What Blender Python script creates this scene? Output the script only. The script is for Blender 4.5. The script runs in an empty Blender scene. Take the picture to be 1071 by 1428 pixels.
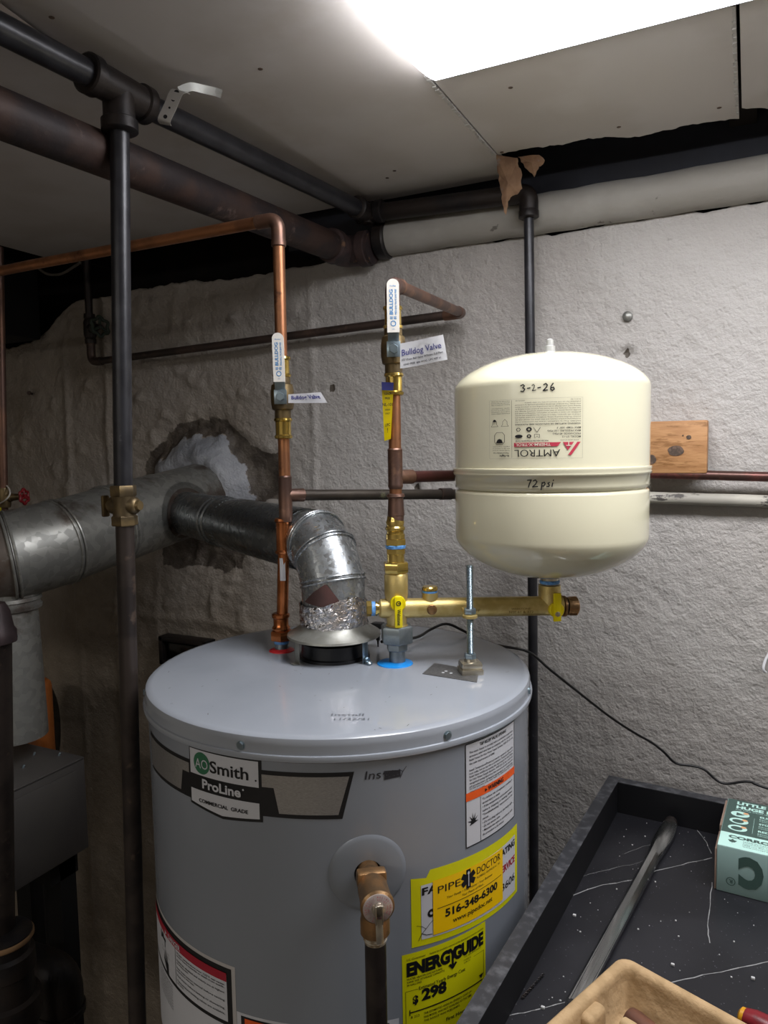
import bpy, bmesh, math, random
import numpy as np
from mathutils import Vector as V, Matrix, Quaternion
random.seed(7)
SC = bpy.context.scene; COL = SC.collection
R_ = math.radians; PI = math.pi

# ------------------------------------------------------------------ camera
FPX = 1030.0
def _axes(yaw, pitch, roll):
    cy, sy, cp, sp, cr, sr = math.cos(yaw), math.sin(yaw), math.cos(pitch), math.sin(pitch), math.cos(roll), math.sin(roll)
    M = Matrix(((cr, -sr, 0), (sr, cr, 0), (0, 0, 1))) @ Matrix(((1, 0, 0), (0, cp, -sp), (0, sp, cp)))
    return M @ V((cy, 0, -sy)), M @ V((sy, 0, cy)), M @ V((0, -1, 0))
AX, AY, AZ = _axes(R_(26.3), R_(4.8), R_(-1.0))
CAMP = V((0, 0, 1.7))
right = V((AX.x, AY.x, AZ.x)); down = V((AX.y, AY.y, AZ.y)); fwd = V((AX.z, AY.z, AZ.z))
cam_d = bpy.data.cameras.new('camera'); cam = bpy.data.objects.new('camera', cam_d); COL.objects.link(cam)
m = Matrix((right, -down, -fwd)).transposed().to_4x4(); m.translation = CAMP; cam.matrix_world = m
cam_d.sensor_fit = 'VERTICAL'; cam_d.sensor_height = 36; cam_d.lens = FPX / 1428 * 36; cam_d.clip_start = .02
SC.camera = cam
def P(x, y, X=None, Y=None, Z=None, D=None):
    """measuring aid: the point of the line of sight through photo pixel x,y that lies on a known plane of the room"""
    d = right * ((x - 535.5) / FPX) + down * ((y - 714) / FPX) + fwd
    if X is not None: t = (X - CAMP.x) / d.x
    elif Y is not None: t = (Y - CAMP.y) / d.y
    elif Z is not None: t = (Z - CAMP.z) / d.z
    else: t = D
    return CAMP + d * t

# ------------------------------------------------------------------ light & exposure
SC.view_settings.view_transform = 'Standard'; SC.view_settings.look = 'None'
SC.view_settings.exposure = 0.45; SC.view_settings.gamma = 1.0; SC.view_settings.use_curve_mapping = False
LENS_STRENGTH = 13.0; FILL_STRENGTH = 10.0
w = bpy.data.worlds.new('world'); SC.world = w; w.use_nodes = True
w.node_tree.nodes['Background'].inputs[0].default_value = (.8, .85, 1, 1); w.node_tree.nodes['Background'].inputs[1].default_value = .02

# ------------------------------------------------------------------ helpers
def lin(h):
    if isinstance(h, str):
        c = [int(h[i:i+2], 16) / 255 for i in (0, 2, 4)]
        return tuple(x / 12.92 if x <= .04045 else ((x + .055) / 1.055) ** 2.4 for x in c) + (1,)
    return tuple(h) + (1,) if len(h) == 3 else h
def mat(name, c1, c2=None, rough=.5, metal=0., scale=20, detail=4, lo=.4, hi=.6, bump=0., bscale=60, bdist=.002, voro=False,
        coat=0., rough2=None, emit=None, c3=None, s3=5, lo3=.55, hi3=.65, stretch=None, spec=.5, crack=0):
    m = bpy.data.materials.new(name); m.use_nodes = True; nt = m.node_tree; N = nt.nodes; L = nt.links
    b = N['Principled BSDF']; b.inputs['Roughness'].default_value = rough; b.inputs['Metallic'].default_value = metal
    b.inputs['Coat Weight'].default_value = coat; b.inputs['Specular IOR Level'].default_value = spec
    b.inputs['Base Color'].default_value = lin(c1)
    tc = N.new('ShaderNodeTexCoord'); co = tc.outputs['Object']
    if stretch:
        mp = N.new('ShaderNodeMapping'); mp.inputs['Scale'].default_value = stretch; L.new(co, mp.inputs[0]); co = mp.outputs[0]
    out = None
    def ramp(fac, a, bb):
        r = N.new('ShaderNodeMapRange'); r.inputs[1].default_value = a; r.inputs[2].default_value = bb; r.interpolation_type = 'SMOOTHSTEP'
        L.new(fac, r.inputs[0]); return r.outputs[0]
    if c2 is not None:
        if voro:
            t = N.new('ShaderNodeTexVoronoi'); t.inputs['Scale'].default_value = scale
            sp = N.new('ShaderNodeSeparateColor'); L.new(co, t.inputs['Vector']); L.new(t.outputs['Color'], sp.inputs[0]); fac = sp.outputs[0]
        else:
            t = N.new('ShaderNodeTexNoise'); t.inputs['Scale'].default_value = scale; t.inputs['Detail'].default_value = detail
            L.new(co, t.inputs['Vector']); fac = t.outputs[0]
        fac = ramp(fac, lo, hi)
        mx = N.new('ShaderNodeMix'); mx.data_type = 'RGBA'; mx.inputs[6].default_value = lin(c1); mx.inputs[7].default_value = lin(c2)
        L.new(fac, mx.inputs[0]); out = mx.outputs[2]
        if rough2 is not None:
            rr = N.new('ShaderNodeMapRange'); rr.inputs[3].default_value = rough; rr.inputs[4].default_value = rough2
            L.new(fac, rr.inputs[0]); L.new(rr.outputs[0], b.inputs['Roughness'])
    if c3 is not None:
        t = N.new('ShaderNodeTexNoise'); t.inputs['Scale'].default_value = s3; t.inputs['Detail'].default_value = 6; t.inputs['Roughness'].default_value = .65
        L.new(co, t.inputs['Vector']); f = ramp(t.outputs[0], lo3, hi3)
        mx = N.new('ShaderNodeMix'); mx.data_type = 'RGBA'; mx.inputs[7].default_value = lin(c3)
        if out is not None: L.new(out, mx.inputs[6])
        else: mx.inputs[6].default_value = lin(c1)
        L.new(f, mx.inputs[0]); out = mx.outputs[2]
    if out is not None: L.new(out, b.inputs['Base Color'])
    if bump:
        t = N.new('ShaderNodeTexNoise'); t.inputs['Scale'].default_value = bscale; t.inputs['Detail'].default_value = 5; L.new(co, t.inputs['Vector'])
        bp = N.new('ShaderNodeBump'); bp.inputs['Strength'].default_value = bump; bp.inputs['Distance'].default_value = bdist
        L.new(t.outputs[0], bp.inputs['Height']); L.new(bp.outputs[0], b.inputs['Normal'])
    if emit:
        b.inputs['Emission Color'].default_value = lin(emit[0]); b.inputs['Emission Strength'].default_value = emit[1]
    return m

def obj(name, bm, material, parent=None, smooth=True, ang=38, recalc=True):
    if recalc: bmesh.ops.recalc_face_normals(bm, faces=bm.faces)
    me = bpy.data.meshes.new(name); bm.to_mesh(me); bm.free()
    for mm in (material if isinstance(material, (list, tuple)) else [material]): me.materials.append(mm)
    o = bpy.data.objects.new(name, me); COL.objects.link(o)
    if smooth:
        me.shade_smooth(); me.set_sharp_from_angle(angle=R_(ang))
    if parent is not None:
        o.parent = parent
        if parent.type == 'EMPTY': o.location = -parent.location
    return o
def thing(name, label, cat, loc, group=None):
    o = bpy.data.objects.new(name, None); COL.objects.link(o); o.location = V(loc); o.empty_display_size = .03
    o['label'] = label; o['category'] = cat
    if group: o['group'] = group
    return o
def tag(o, label, cat, group=None, kind=None):
    # a thing that is one mesh: give it an origin at its base
    me = o.data; n = len(me.vertices)
    if n and o.location.length == 0:
        c = np.empty(n * 3); me.vertices.foreach_get('co', c); c = c.reshape(-1, 3)
        b = np.array([(c[:, 0].min() + c[:, 0].max()) / 2, (c[:, 1].min() + c[:, 1].max()) / 2, c[:, 2].min()])
        me.vertices.foreach_set('co', (c - b).ravel()); o.location = V(b); me.update()
    o['label'] = label; o['category'] = cat
    if group: o['group'] = group
    if kind: o['kind'] = kind
    return o
def struct(name, bm, material, parent=None, smooth=False, label=None, **k):
    o = obj(name, bm, material, parent, smooth=smooth, **k)
    if parent is None: o['kind'] = 'structure'
    if label: o['label'] = label
    return o
def BM(): return bmesh.new()
def basis(ax, ref=None):
    z = V(ax).normalized(); r = V(ref) if ref is not None else (V((0, 0, 1)) if abs(z.z) < .9 else V((1, 0, 0)))
    x = (r - z * r.dot(z)).normalized(); return x, z.cross(x), z
def lathe(bm, o, ax, prof, seg=32, ref=None, hexa=False):
    """prof: list of (t along axis, radius)"""
    o = V(o); x, y, z = basis(ax, ref); rings = []
    if hexa: seg = 6
    for t, r in prof:
        if r < 1e-6: rings.append([bm.verts.new(o + z * t)]); continue
        rings.append([bm.verts.new(o + z * t + (x * math.cos(2 * PI * i / seg) + y * math.sin(2 * PI * i / seg)) * r) for i in range(seg)])
    for a, b in zip(rings, rings[1:]):
        for i in range(seg):
            j = (i + 1) % seg
            if len(a) == 1 and len(b) == 1: break
            if len(a) == 1: bm.faces.new((a[0], b[i], b[j]))
            elif len(b) == 1: bm.faces.new((a[i], b[0], a[j]))
            else: bm.faces.new((a[i], a[j], b[j], b[i]))
    if len(rings[0]) > 1: bm.faces.new(rings[0][::-1])
    if len(rings[-1]) > 1: bm.faces.new(rings[-1])
def cyl(bm, a, b, r, r2=None, seg=24, bev=0):
    a, b = V(a), V(b); L = (b - a).length; r2 = r if r2 is None else r2
    pr = [(0, r), (L, r2)] if not bev else [(0, r - bev), (bev, r), (L - bev, r2), (L, r2 - bev)]
    lathe(bm, a, b - a, pr, seg)
def sweep(bm, pts, r, seg=20, cap=True):
    pts = [V(p) for p in pts]; n = len(pts); rs = r if isinstance(r, (list, tuple)) else [r] * n
    d = [(pts[min(i + 1, n - 1)] - pts[max(i - 1, 0)]).normalized() for i in range(n)]
    x, y, z = basis(d[0]); rings = []
    for i in range(n):
        if i:
            q = d[i - 1].rotation_difference(d[i]); x = (q @ x); x = (x - d[i] * x.dot(d[i])).normalized(); 
        y = d[i].cross(x)
        if 0 < i < n - 1:
            s0 = (pts[i] - pts[i - 1]).normalized(); c = max(.5, s0.dot(d[i])); e = (s0 - d[i] * s0.dot(d[i]))
        else: c = 1; e = V((0, 0, 0))
        ring = []
        for k in range(seg):
            a = 2 * PI * k / seg; p = (x * math.cos(a) + y * math.sin(a)) * rs[i]
            if e.length > 1e-6:
                en = e.normalized(); p = p + en * p.dot(en) * (1 / c - 1)
            ring.append(bm.verts.new(pts[i] + p))
        rings.append(ring)
    for a, b in zip(rings, rings[1:]):
        for i in range(seg):
            j = (i + 1) % seg; bm.faces.new((a[i], a[j], b[j], b[i]))
    if cap: bm.faces.new(rings[0][::-1]); bm.faces.new(rings[-1])
def fillet(pts, rad, n=6):
    pts = [V(p) for p in pts]; out = [pts[0]]
    for i in range(1, len(pts) - 1):
        a, b, c = pts[i - 1], pts[i], pts[i + 1]; u = (a - b).normalized(); v = (c - b).normalized()
        r = min(rad, (a - b).length * .49, (c - b).length * .49); s, e = b + u * r, b + v * r
        for k in range(n + 1):
            t = k / n; out.append(s * (1 - t) ** 2 + b * 2 * t * (1 - t) + e * t * t)
    out.append(pts[-1]); return out
def smoothpath(pts, n=8):
    pts = [V(p) for p in pts]; q = [pts[0]] + pts + [pts[-1]]; out = []
    for i in range(1, len(q) - 2):
        p0, p1, p2, p3 = q[i - 1:i + 3]
        for k in range(n):
            t = k / n; out.append(.5 * ((2 * p1) + (p2 - p0) * t + (2 * p0 - 5 * p1 + 4 * p2 - p3) * t * t + (3 * p1 - p0 - 3 * p2 + p3) * t ** 3))
    out.append(pts[-1]); return out
def box(bm, c, s, ax=None, bev=0, seg=2):
    """c centre, s full sizes, ax = (x,y,z) unit axes"""
    ax = ax or (V((1, 0, 0)), V((0, 1, 0)), V((0, 0, 1))); c = V(c)
    vs = [bm.verts.new(c + ax[0] * (s[0] / 2 * i) + ax[1] * (s[1] / 2 * j) + ax[2] * (s[2] / 2 * k)) for i in (-1, 1) for j in (-1, 1) for k in (-1, 1)]
    fs = [bm.faces.new([vs[i] for i in f]) for f in ((0, 1, 3, 2), (4, 6, 7, 5), (0, 4, 5, 1), (2, 3, 7, 6), (0, 2, 6, 4), (1, 5, 7, 3))]
    if bev:
        es = {e for f in fs for e in f.edges}; bmesh.ops.bevel(bm, geom=list(es), offset=bev, segments=seg, affect='EDGES', profile=.5)
def boxr(bm, x0, x1, y0, y1, z0, z1, **k):
    box(bm, ((x0 + x1) / 2, (y0 + y1) / 2, (z0 + z1) / 2), (x1 - x0, y1 - y0, z1 - z0), **k)
def prism(bm, pts, off):
    """closed outline pts (3-D, planar) extruded by off"""
    a = [bm.verts.new(V(p)) for p in pts]; b = [bm.verts.new(V(p) + V(off)) for p in pts]; n = len(a)
    f1 = bm.faces.new(a); f2 = bm.faces.new(b[::-1])
    for i in range(n): bm.faces.new((a[i], a[(i + 1) % n], b[(i + 1) % n], b[i]))
    bmesh.ops.triangulate(bm, faces=[f1, f2])
def hexnut(bm, o, ax, r, h, ref=None, cham=.12):
    lathe(bm, o, ax, [(0, r * (1 - cham * .6)), (h * .1, r), (h * .9, r), (h, r * (1 - cham * .6))], ref=ref, hexa=True)

# ---- flat print: letters and outlines laid on a surface given by map(u, v, offset)
_tc = {}
def glyphs(s, bold=0.):
    k = (s, bold)
    if k in _tc: return _tc[k]
    cu = bpy.data.curves.new('t', 'FONT'); cu.body = s; cu.size = 1; cu.resolution_u = 3; cu.offset = bold; cu.fill_mode = 'BOTH'
    o = bpy.data.objects.new('t', cu); COL.objects.link(o); dg = bpy.context.evaluated_depsgraph_get()
    me = bpy.data.meshes.new_from_object(o.evaluated_get(dg))
    vs = [(v.co.x, v.co.y) for v in me.vertices]; fs = [tuple(p.vertices) for p in me.polygons]
    bpy.data.objects.remove(o); bpy.data.curves.remove(cu); bpy.data.meshes.remove(me)
    _tc[k] = (vs, fs); return vs, fs
def text(bm, mp, s, u, v, h, w=None, al='l', bold=0., rot=0, off=.0006, shear=0.):
    """cap height h, optional total width w, (u,v) baseline point of the left/centre/right end"""
    vs, fs = glyphs(s, bold)
    if not vs: return
    x0 = min(p[0] for p in vs); x1 = max(p[0] for p in vs); k = h / .73; kx = (w / (x1 - x0)) if w else k; W = (x1 - x0) * kx
    sx = {'l': 0, 'c': -W / 2, 'r': -W}[al]; c, sn = math.cos(R_(rot)), math.sin(R_(rot)); nv = []
    for x, y in vs:
        a = (x - x0) * kx + sx + shear * y * k; b = y * k
        nv.append(bm.verts.new(mp(u + a * c - b * sn, v + a * sn + b * c, off)))
    for f in fs:
        try: bm.faces.new([nv[i] for i in f])
        except ValueError: pass
def para(bm, mp, lines, u, v, h, lead, w, **k):
    r = R_(k.get('rot', 0))
    for i, s in enumerate(lines):
        if s:
            ww = w if len(s) > 30 or k.get('force') else None
            kk = {a: b for a, b in k.items() if a != 'force'}
            text(bm, mp, s, u + math.sin(r) * lead * i, v - math.cos(r) * lead * i, h, w=ww, **kk)
def poly(bm, mp, pts, off=.0003, du=.006):
    u0 = min(p[0] for p in pts); u1 = max(p[0] for p in pts); n = max(1, math.ceil((u1 - u0) / du))
    def clip(ps, x, keep):
        o = []
        for i in range(len(ps)):
            a, b = ps[i], ps[(i + 1) % len(ps)]; ia, ib = (a[0] - x) * keep >= 0, (b[0] - x) * keep >= 0
            if ia: o.append(a)
            if ia != ib: t = (x - a[0]) / (b[0] - a[0]); o.append((x, a[1] + t * (b[1] - a[1])))
        return o
    for i in range(n):
        q = clip(clip(list(pts), u0 + (u1 - u0) * i / n, 1), u0 + (u1 - u0) * (i + 1) / n, -1)
        qq = [p for k, p in enumerate(q) if math.dist(p, q[k - 1]) > 1e-7]
        if len(qq) >= 3:
            try: bm.faces.new([bm.verts.new(mp(p[0], p[1], off)) for p in qq])
            except ValueError: pass
def rect(bm, mp, u0, v0, u1, v1, off=.0003): poly(bm, mp, [(u0, v0), (u1, v0), (u1, v1), (u0, v1)], off)
def frame(bm, mp, u0, v0, u1, v1, t, off=.0006):
    rect(bm, mp, u0, v0, u1, v0 + t, off); rect(bm, mp, u0, v1 - t, u1, v1, off); rect(bm, mp, u0, v0 + t, u0 + t, v1 - t, off); rect(bm, mp, u1 - t, v0 + t, u1, v1 - t, off)
def disc(bm, mp, u, v, r, off=.0006, n=24, ry=None, r_in=0):
    ry = ry or r
    if r_in:
        for i in range(n):
            a, b = 2 * PI * i / n, 2 * PI * (i + 1) / n
            bm.faces.new([bm.verts.new(mp(u + rr * math.cos(t), v + rr * math.sin(t), off)) for rr, t in ((r_in, a), (r, a), (r, b), (r_in, b))])
    else: bm.faces.new([bm.verts.new(mp(u + r * math.cos(2 * PI * i / n), v + ry * math.sin(2 * PI * i / n), off)) for i in range(n)])
def stroke(bm, mp, pts, wd, off=.0006):
    for a, b in zip(pts, pts[1:]):
        dx, dy = b[0] - a[0], b[1] - a[1]; l = math.hypot(dx, dy)
        if l < 1e-9: continue
        nx, ny = -dy / l * wd / 2, dx / l * wd / 2; ex, ey = dx / l * wd * .3, dy / l * wd * .3
        bm.faces.new([bm.verts.new(mp(p, q, off)) for p, q in ((a[0] - ex + nx, a[1] - ey + ny), (a[0] - ex - nx, a[1] - ey - ny), (b[0] + ex - nx, b[1] + ey - ny), (b[0] + ex + nx, b[1] + ey + ny))])
def cylmap(cx, cy, R, th0):
    t0 = R_(th0)
    return lambda u, v, off=0.: V((cx + (R + off) * math.cos(t0 + u / R), cy + (R + off) * math.sin(t0 + u / R), v))
def planemap(o, ux, uy):
    o, ux, uy = V(o), V(ux).normalized(), V(uy).normalized(); n = ux.cross(uy)
    return lambda u, v, off=0.: o + ux * u + uy * v + n * off
# numpy value noise
def vnoise(x, y, seed=0):
    xi, yi = np.floor(x).astype(np.int64), np.floor(y).astype(np.int64); fx, fy = x - xi, y - yi
    fx = fx * fx * (3 - 2 * fx); fy = fy * fy * (3 - 2 * fy)
    def h(a, b):
        n = (a * 374761393 + b * 668265263 + seed * 144665) & 0x7fffffff; n = (n ^ (n >> 13)) * 1274126177 & 0x7fffffff
        return ((n ^ (n >> 16)) & 0xffff) / 65535.
    return (h(xi, yi) * (1 - fx) + h(xi + 1, yi) * fx) * (1 - fy) + (h(xi, yi + 1) * (1 - fx) + h(xi + 1, yi + 1) * fx) * fy
def fbm(x, y, s, seed=0, oct=4):
    t = 0; a = 1.; tot = 0
    for i in range(oct): t = t + a * vnoise(x * s, y * s, seed + i * 17); tot += a; a *= .5; s *= 2
    return t / tot
def sst(a, b, x): t = np.clip((x - a) / (b - a), 0, 1); return t * t * (3 - 2 * t)

# ------------------------------------------------------------------ materials
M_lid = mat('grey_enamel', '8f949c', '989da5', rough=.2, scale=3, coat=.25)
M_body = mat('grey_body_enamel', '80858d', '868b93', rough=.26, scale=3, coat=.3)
M_cream = mat('cream_enamel', 'd8d3b8', rough=.13, coat=.5)
M_copper = mat('copper', 'bd8158', '9a6a4c', rough=.32, metal=.8, scale=18, c3='6b4a3a', s3=30, lo3=.58, hi3=.72, rough2=.42)
M_copper_new = mat('new_copper', 'd08352', 'b06a3e', rough=.24, metal=.9, scale=25)
M_copper_old = mat('tarnished_copper', '806050', '665048', rough=.42, metal=.75, scale=14, c3='8a6a58', s3=22)
M_copper_dark = mat('dark_tarnished_copper', '4a3c36', '3a322e', rough=.5, metal=.5, scale=14, c3='5c4a40', s3=20)
M_brass = mat('cast_brass', 'd6c183', 'c6ae6c', rough=.4, metal=.7, scale=60, bump=.5, bscale=900, bdist=.0006)
M_brass_sh = mat('bright_brass', 'dcc070', 'ccae5c', rough=.2, metal=.9, scale=30)
M_brass_old = mat('aged_brass', '7a6848', '5c4f3a', rough=.45, metal=.7, scale=40)
M_bronze = mat('bronze', 'aa8258', '8d7050', rough=.4, metal=.85, scale=60, bump=.3, bscale=500, bdist=.0006)
M_galv = mat('galvanised_steel', 'c2c6c8', '94989b', rough=.24, metal=.9, voro=True, scale=200, lo=.1, hi=.9, rough2=.5, c3='6f6660', s3=12, lo3=.62, hi3=.75)
M_galv_dull = mat('dull_galvanised_steel', '989893', '868682', rough=.42, metal=.7, voro=True, scale=90, lo=.2, hi=.8, rough2=.5, c3='5d534b', s3=8, lo3=.55, hi3=.7)
M_galv_smooth = mat('smooth_galvanised_steel', '8e9294', '7c8082', rough=.24, metal=.9, voro=True, scale=110, lo=.2, hi=.8, rough2=.36)
M_galv_rust = mat('stained_galvanised_steel', '6e6660', '5e4c40', rough=.5, metal=.6, scale=16, c3='8a8681', s3=30)
M_zinc = mat('zinc_plated_steel', '9fb0b8', '8d9ca6', rough=.3, metal=.9, scale=40)
M_nickel = mat('nickel_plated_steel', 'c4bcaa', 'b4ac9c', rough=.3, metal=.9, scale=40)
M_nipple = mat('dielectric_nipple_steel', '8f989c', '7c858a', rough=.35, metal=.85, scale=50)
M_foil = mat('aluminium_foil', 'd5d5d8', 'b9b0a8', rough=.18, metal=1, scale=40, bump=1., bscale=110, bdist=.006)
M_skirt = mat('hood_sheet_metal', '8a8a83', '969690', rough=.42, metal=.5, scale=60)
M_iron = mat('black_iron', '2a2a2e', '343438', rough=.35, metal=.3, scale=30, c3='4c4c50', s3=60, lo3=.66, hi3=.7, bump=.2, bscale=120, bdist=.001)
M_iron_dark = mat('dark_iron', '1c1a1c', '2a2320', rough=.45, metal=.3, scale=20, bump=.3, bscale=90, bdist=.002)
M_iron_brown = mat('brown_iron', '3c3430', '2c2624', rough=.45, metal=.4, scale=25, c3='55483f', s3=40, lo3=.6, hi3=.7)
M_rust = mat('rusty_steel', '2c2526', '41302a', rough=.6, metal=.3, scale=14, c3='5a4b46', s3=25, lo3=.6, hi3=.68, bump=.4, bscale=80, bdist=.002)
M_pipewhite = mat('painted_pipe', 'a5a29c', '95918a', rough=.6, scale=6, c3='6a6560', s3=16, lo3=.63, hi3=.66, bump=.5, bscale=40, bdist=.004)
M_blue = mat('blue_plastic', '1489dd', rough=.4)
M_red = mat('red_plastic', 'c8282e', rough=.4)
M_tape = mat('blue_teflon_tape', '6ba4e0', '4f86c8', rough=.4, scale=200)
M_yellow = mat('yellow_plastic', 'e3cf00', rough=.35)
M_white = mat('white_plastic', 'd8d4cc', rough=.4)
M_paper = mat('white_paper', 'cfcfd2', rough=.7)
M_paper_y = mat('yellow_paper', 'd3cf08', rough=.45)
M_paper_or = mat('amber_paper', 'f2c200', rough=.45)
M_black = mat('black_ink', '111114', rough=.5)
M_blackplastic = mat('black_plastic', '0d0d10', rough=.35)
M_ink_navy = mat('navy_ink', '272a6a', rough=.6)
M_ink_blue = mat('blue_ink', '2f7fb8', rough=.6)
M_ink_red = mat('red_ink', 'c23a50', rough=.5)
M_ink_darkred = mat('dark_red_ink', 'a01c30', rough=.5)
M_ink_orange = mat('orange_ink', 'e45a1c', rough=.5)
M_ink_green = mat('green_ink', '2f6a4c', rough=.5)
M_ink_grey = mat('faint_grey_ink', '8a857c', rough=.5)
M_brushed = mat('brushed_foil_print', 'b4b2b0', 'a09d9a', rough=.3, metal=.7, scale=300, stretch=(1, 1, 12))
M_label = mat('label_white', 'c4c5ca', rough=.4)
M_marker = mat('marker_ink', '2a2a30', rough=.6)
M_wood = mat('pine', 'b98a5c', 'a97a4e', rough=.6, scale=22, stretch=(1, 1, 6), c3='8d6238', s3=18, bump=.2)
M_knot = mat('knot', '6a5648', '4a3c32', rough=.7, scale=150)
M_lath = mat('painted_lath', '8d8176', rough=.7)
M_tornpaper = mat('torn_brown_paper', 'b08e70', '9a7a60', rough=.8, scale=40, c3='a8a09a', s3=25)
M_dryedge = mat('gypsum_edge', 'b3b0ac', rough=.8)
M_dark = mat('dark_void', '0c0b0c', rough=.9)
M_greybox = mat('grey_sheet_metal', '5e5b58', '545150', rough=.5, metal=.4, scale=4, c3='6b4f3e', s3=6, lo3=.66, hi3=.75)
M_orange = mat('orange_plastic', 'a8602a', rough=.4)
M_glossblack = mat('glossy_black', '050506', rough=.2)
M_cardboard = mat('corrugated_cardboard', '8a7466', rough=.8)
M_boxmint = mat('mint_card', 'a7c4be', rough=.35)
M_boxdark = mat('dark_green_card', '3d544e', rough=.35)
M_boxside = mat('grey_mint_card', '8da8a4', rough=.35)
M_boxpale = mat('pale_mint_print', 'bfe6dc', rough=.35)
M_pulp = mat('paper_pulp', 'b3966f', 'a68a64', rough=.85, scale=60, bump=.5, bscale=120, bdist=.003)
M_chrome = mat('steel_bar', 'd0d2d2', 'a8aaaa', rough=.22, metal=1, scale=10, stretch=(10, 1, 10))
M_handlewood = mat('brown_wood', '6a4434', '4e3328', rough=.45, scale=30)
M_palewood = mat('pale_wood', 'b59a72', rough=.6)
M_redplastic = mat('worn_red_plastic', '7a1c24', '5a1a1e', rough=.35, scale=60)
M_crumb = mat('plaster_crumb', 'b8b8b8', rough=.8)
M_cable = mat('black_rubber', '0c0c0e', rough=.4)
M_lens = mat('lit_diffuser', 'ffffff', rough=.5, emit=('fbfbff', LENS_STRENGTH))
M_lens_fill = mat('added_fill_diffuser', 'ffffff', rough=.5, emit=('fbf6ee', FILL_STRENGTH))
M_housing = mat('white_enamel', 'b8b8c4', rough=.4)
M_ceiling = mat('drywall', 'c5c0bd', 'bcb6b1', rough=.85, scale=5, bump=.15, bscale=60, c3='b0a89f', s3=2.2, lo3=.55, hi3=.75)
M_floor = mat('concrete_floor', '7c766f', '8a847c', rough=.8, scale=8, bump=.3, bscale=30)
M_joist = mat('old_wood', '1d1512', '140f0d', rough=.9, scale=10)

def marble():
    m = mat('black_marble_laminate', '1b1b1f', '232327', rough=.42, scale=8, spec=.4); nt = m.node_tree; N = nt.nodes; L = nt.links; b = N['Principled BSDF']
    src = b.inputs['Base Color'].links[0].from_socket; tc = N.new('ShaderNodeTexCoord')
    def layer(src, scale, lo, hi, c, voro=False, amt=1.):
        if voro:
            t = N.new('ShaderNodeTexVoronoi'); t.inputs['Scale'].default_value = scale; L.new(tc.outputs['Object'], t.inputs['Vector']); f = t.outputs['Distance']
        else:
            t = N.new('ShaderNodeTexNoise'); t.inputs['Scale'].default_value = scale; t.inputs['Detail'].default_value = 5; L.new(tc.outputs['Object'], t.inputs['Vector']); f = t.outputs[0]
            s = N.new('ShaderNodeMath'); s.operation = 'SUBTRACT'; s.inputs[1].default_value = .5; L.new(f, s.inputs[0])
            a = N.new('ShaderNodeMath'); a.operation = 'ABSOLUTE'; L.new(s.outputs[0], a.inputs[0]); f = a.outputs[0]
        r = N.new('ShaderNodeMapRange'); r.inputs[1].default_value = hi; r.inputs[2].default_value = lo; r.inputs[4].default_value = amt; L.new(f, r.inputs[0])
        mx = N.new('ShaderNodeMix'); mx.data_type = 'RGBA'; mx.inputs[7].default_value = lin(c); L.new(src, mx.inputs[6]); L.new(r.outputs[0], mx.inputs[0]); return mx.outputs[2]
    src = layer(src, 160, .05, .12, '6a6a70', voro=True, amt=.8)
    L.new(src, b.inputs['Base Color']); return m
M_marble = marble()
def dusty():
    m = mat('dusty_black_laminate', '2e2f33', '55565a', rough=.5, scale=90, detail=8, lo=.45, hi=.75, spec=.4); return m
M_dusty = dusty()
M_traywall = mat('black_laminate_edge', '121215', rough=.5, spec=.3)

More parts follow.
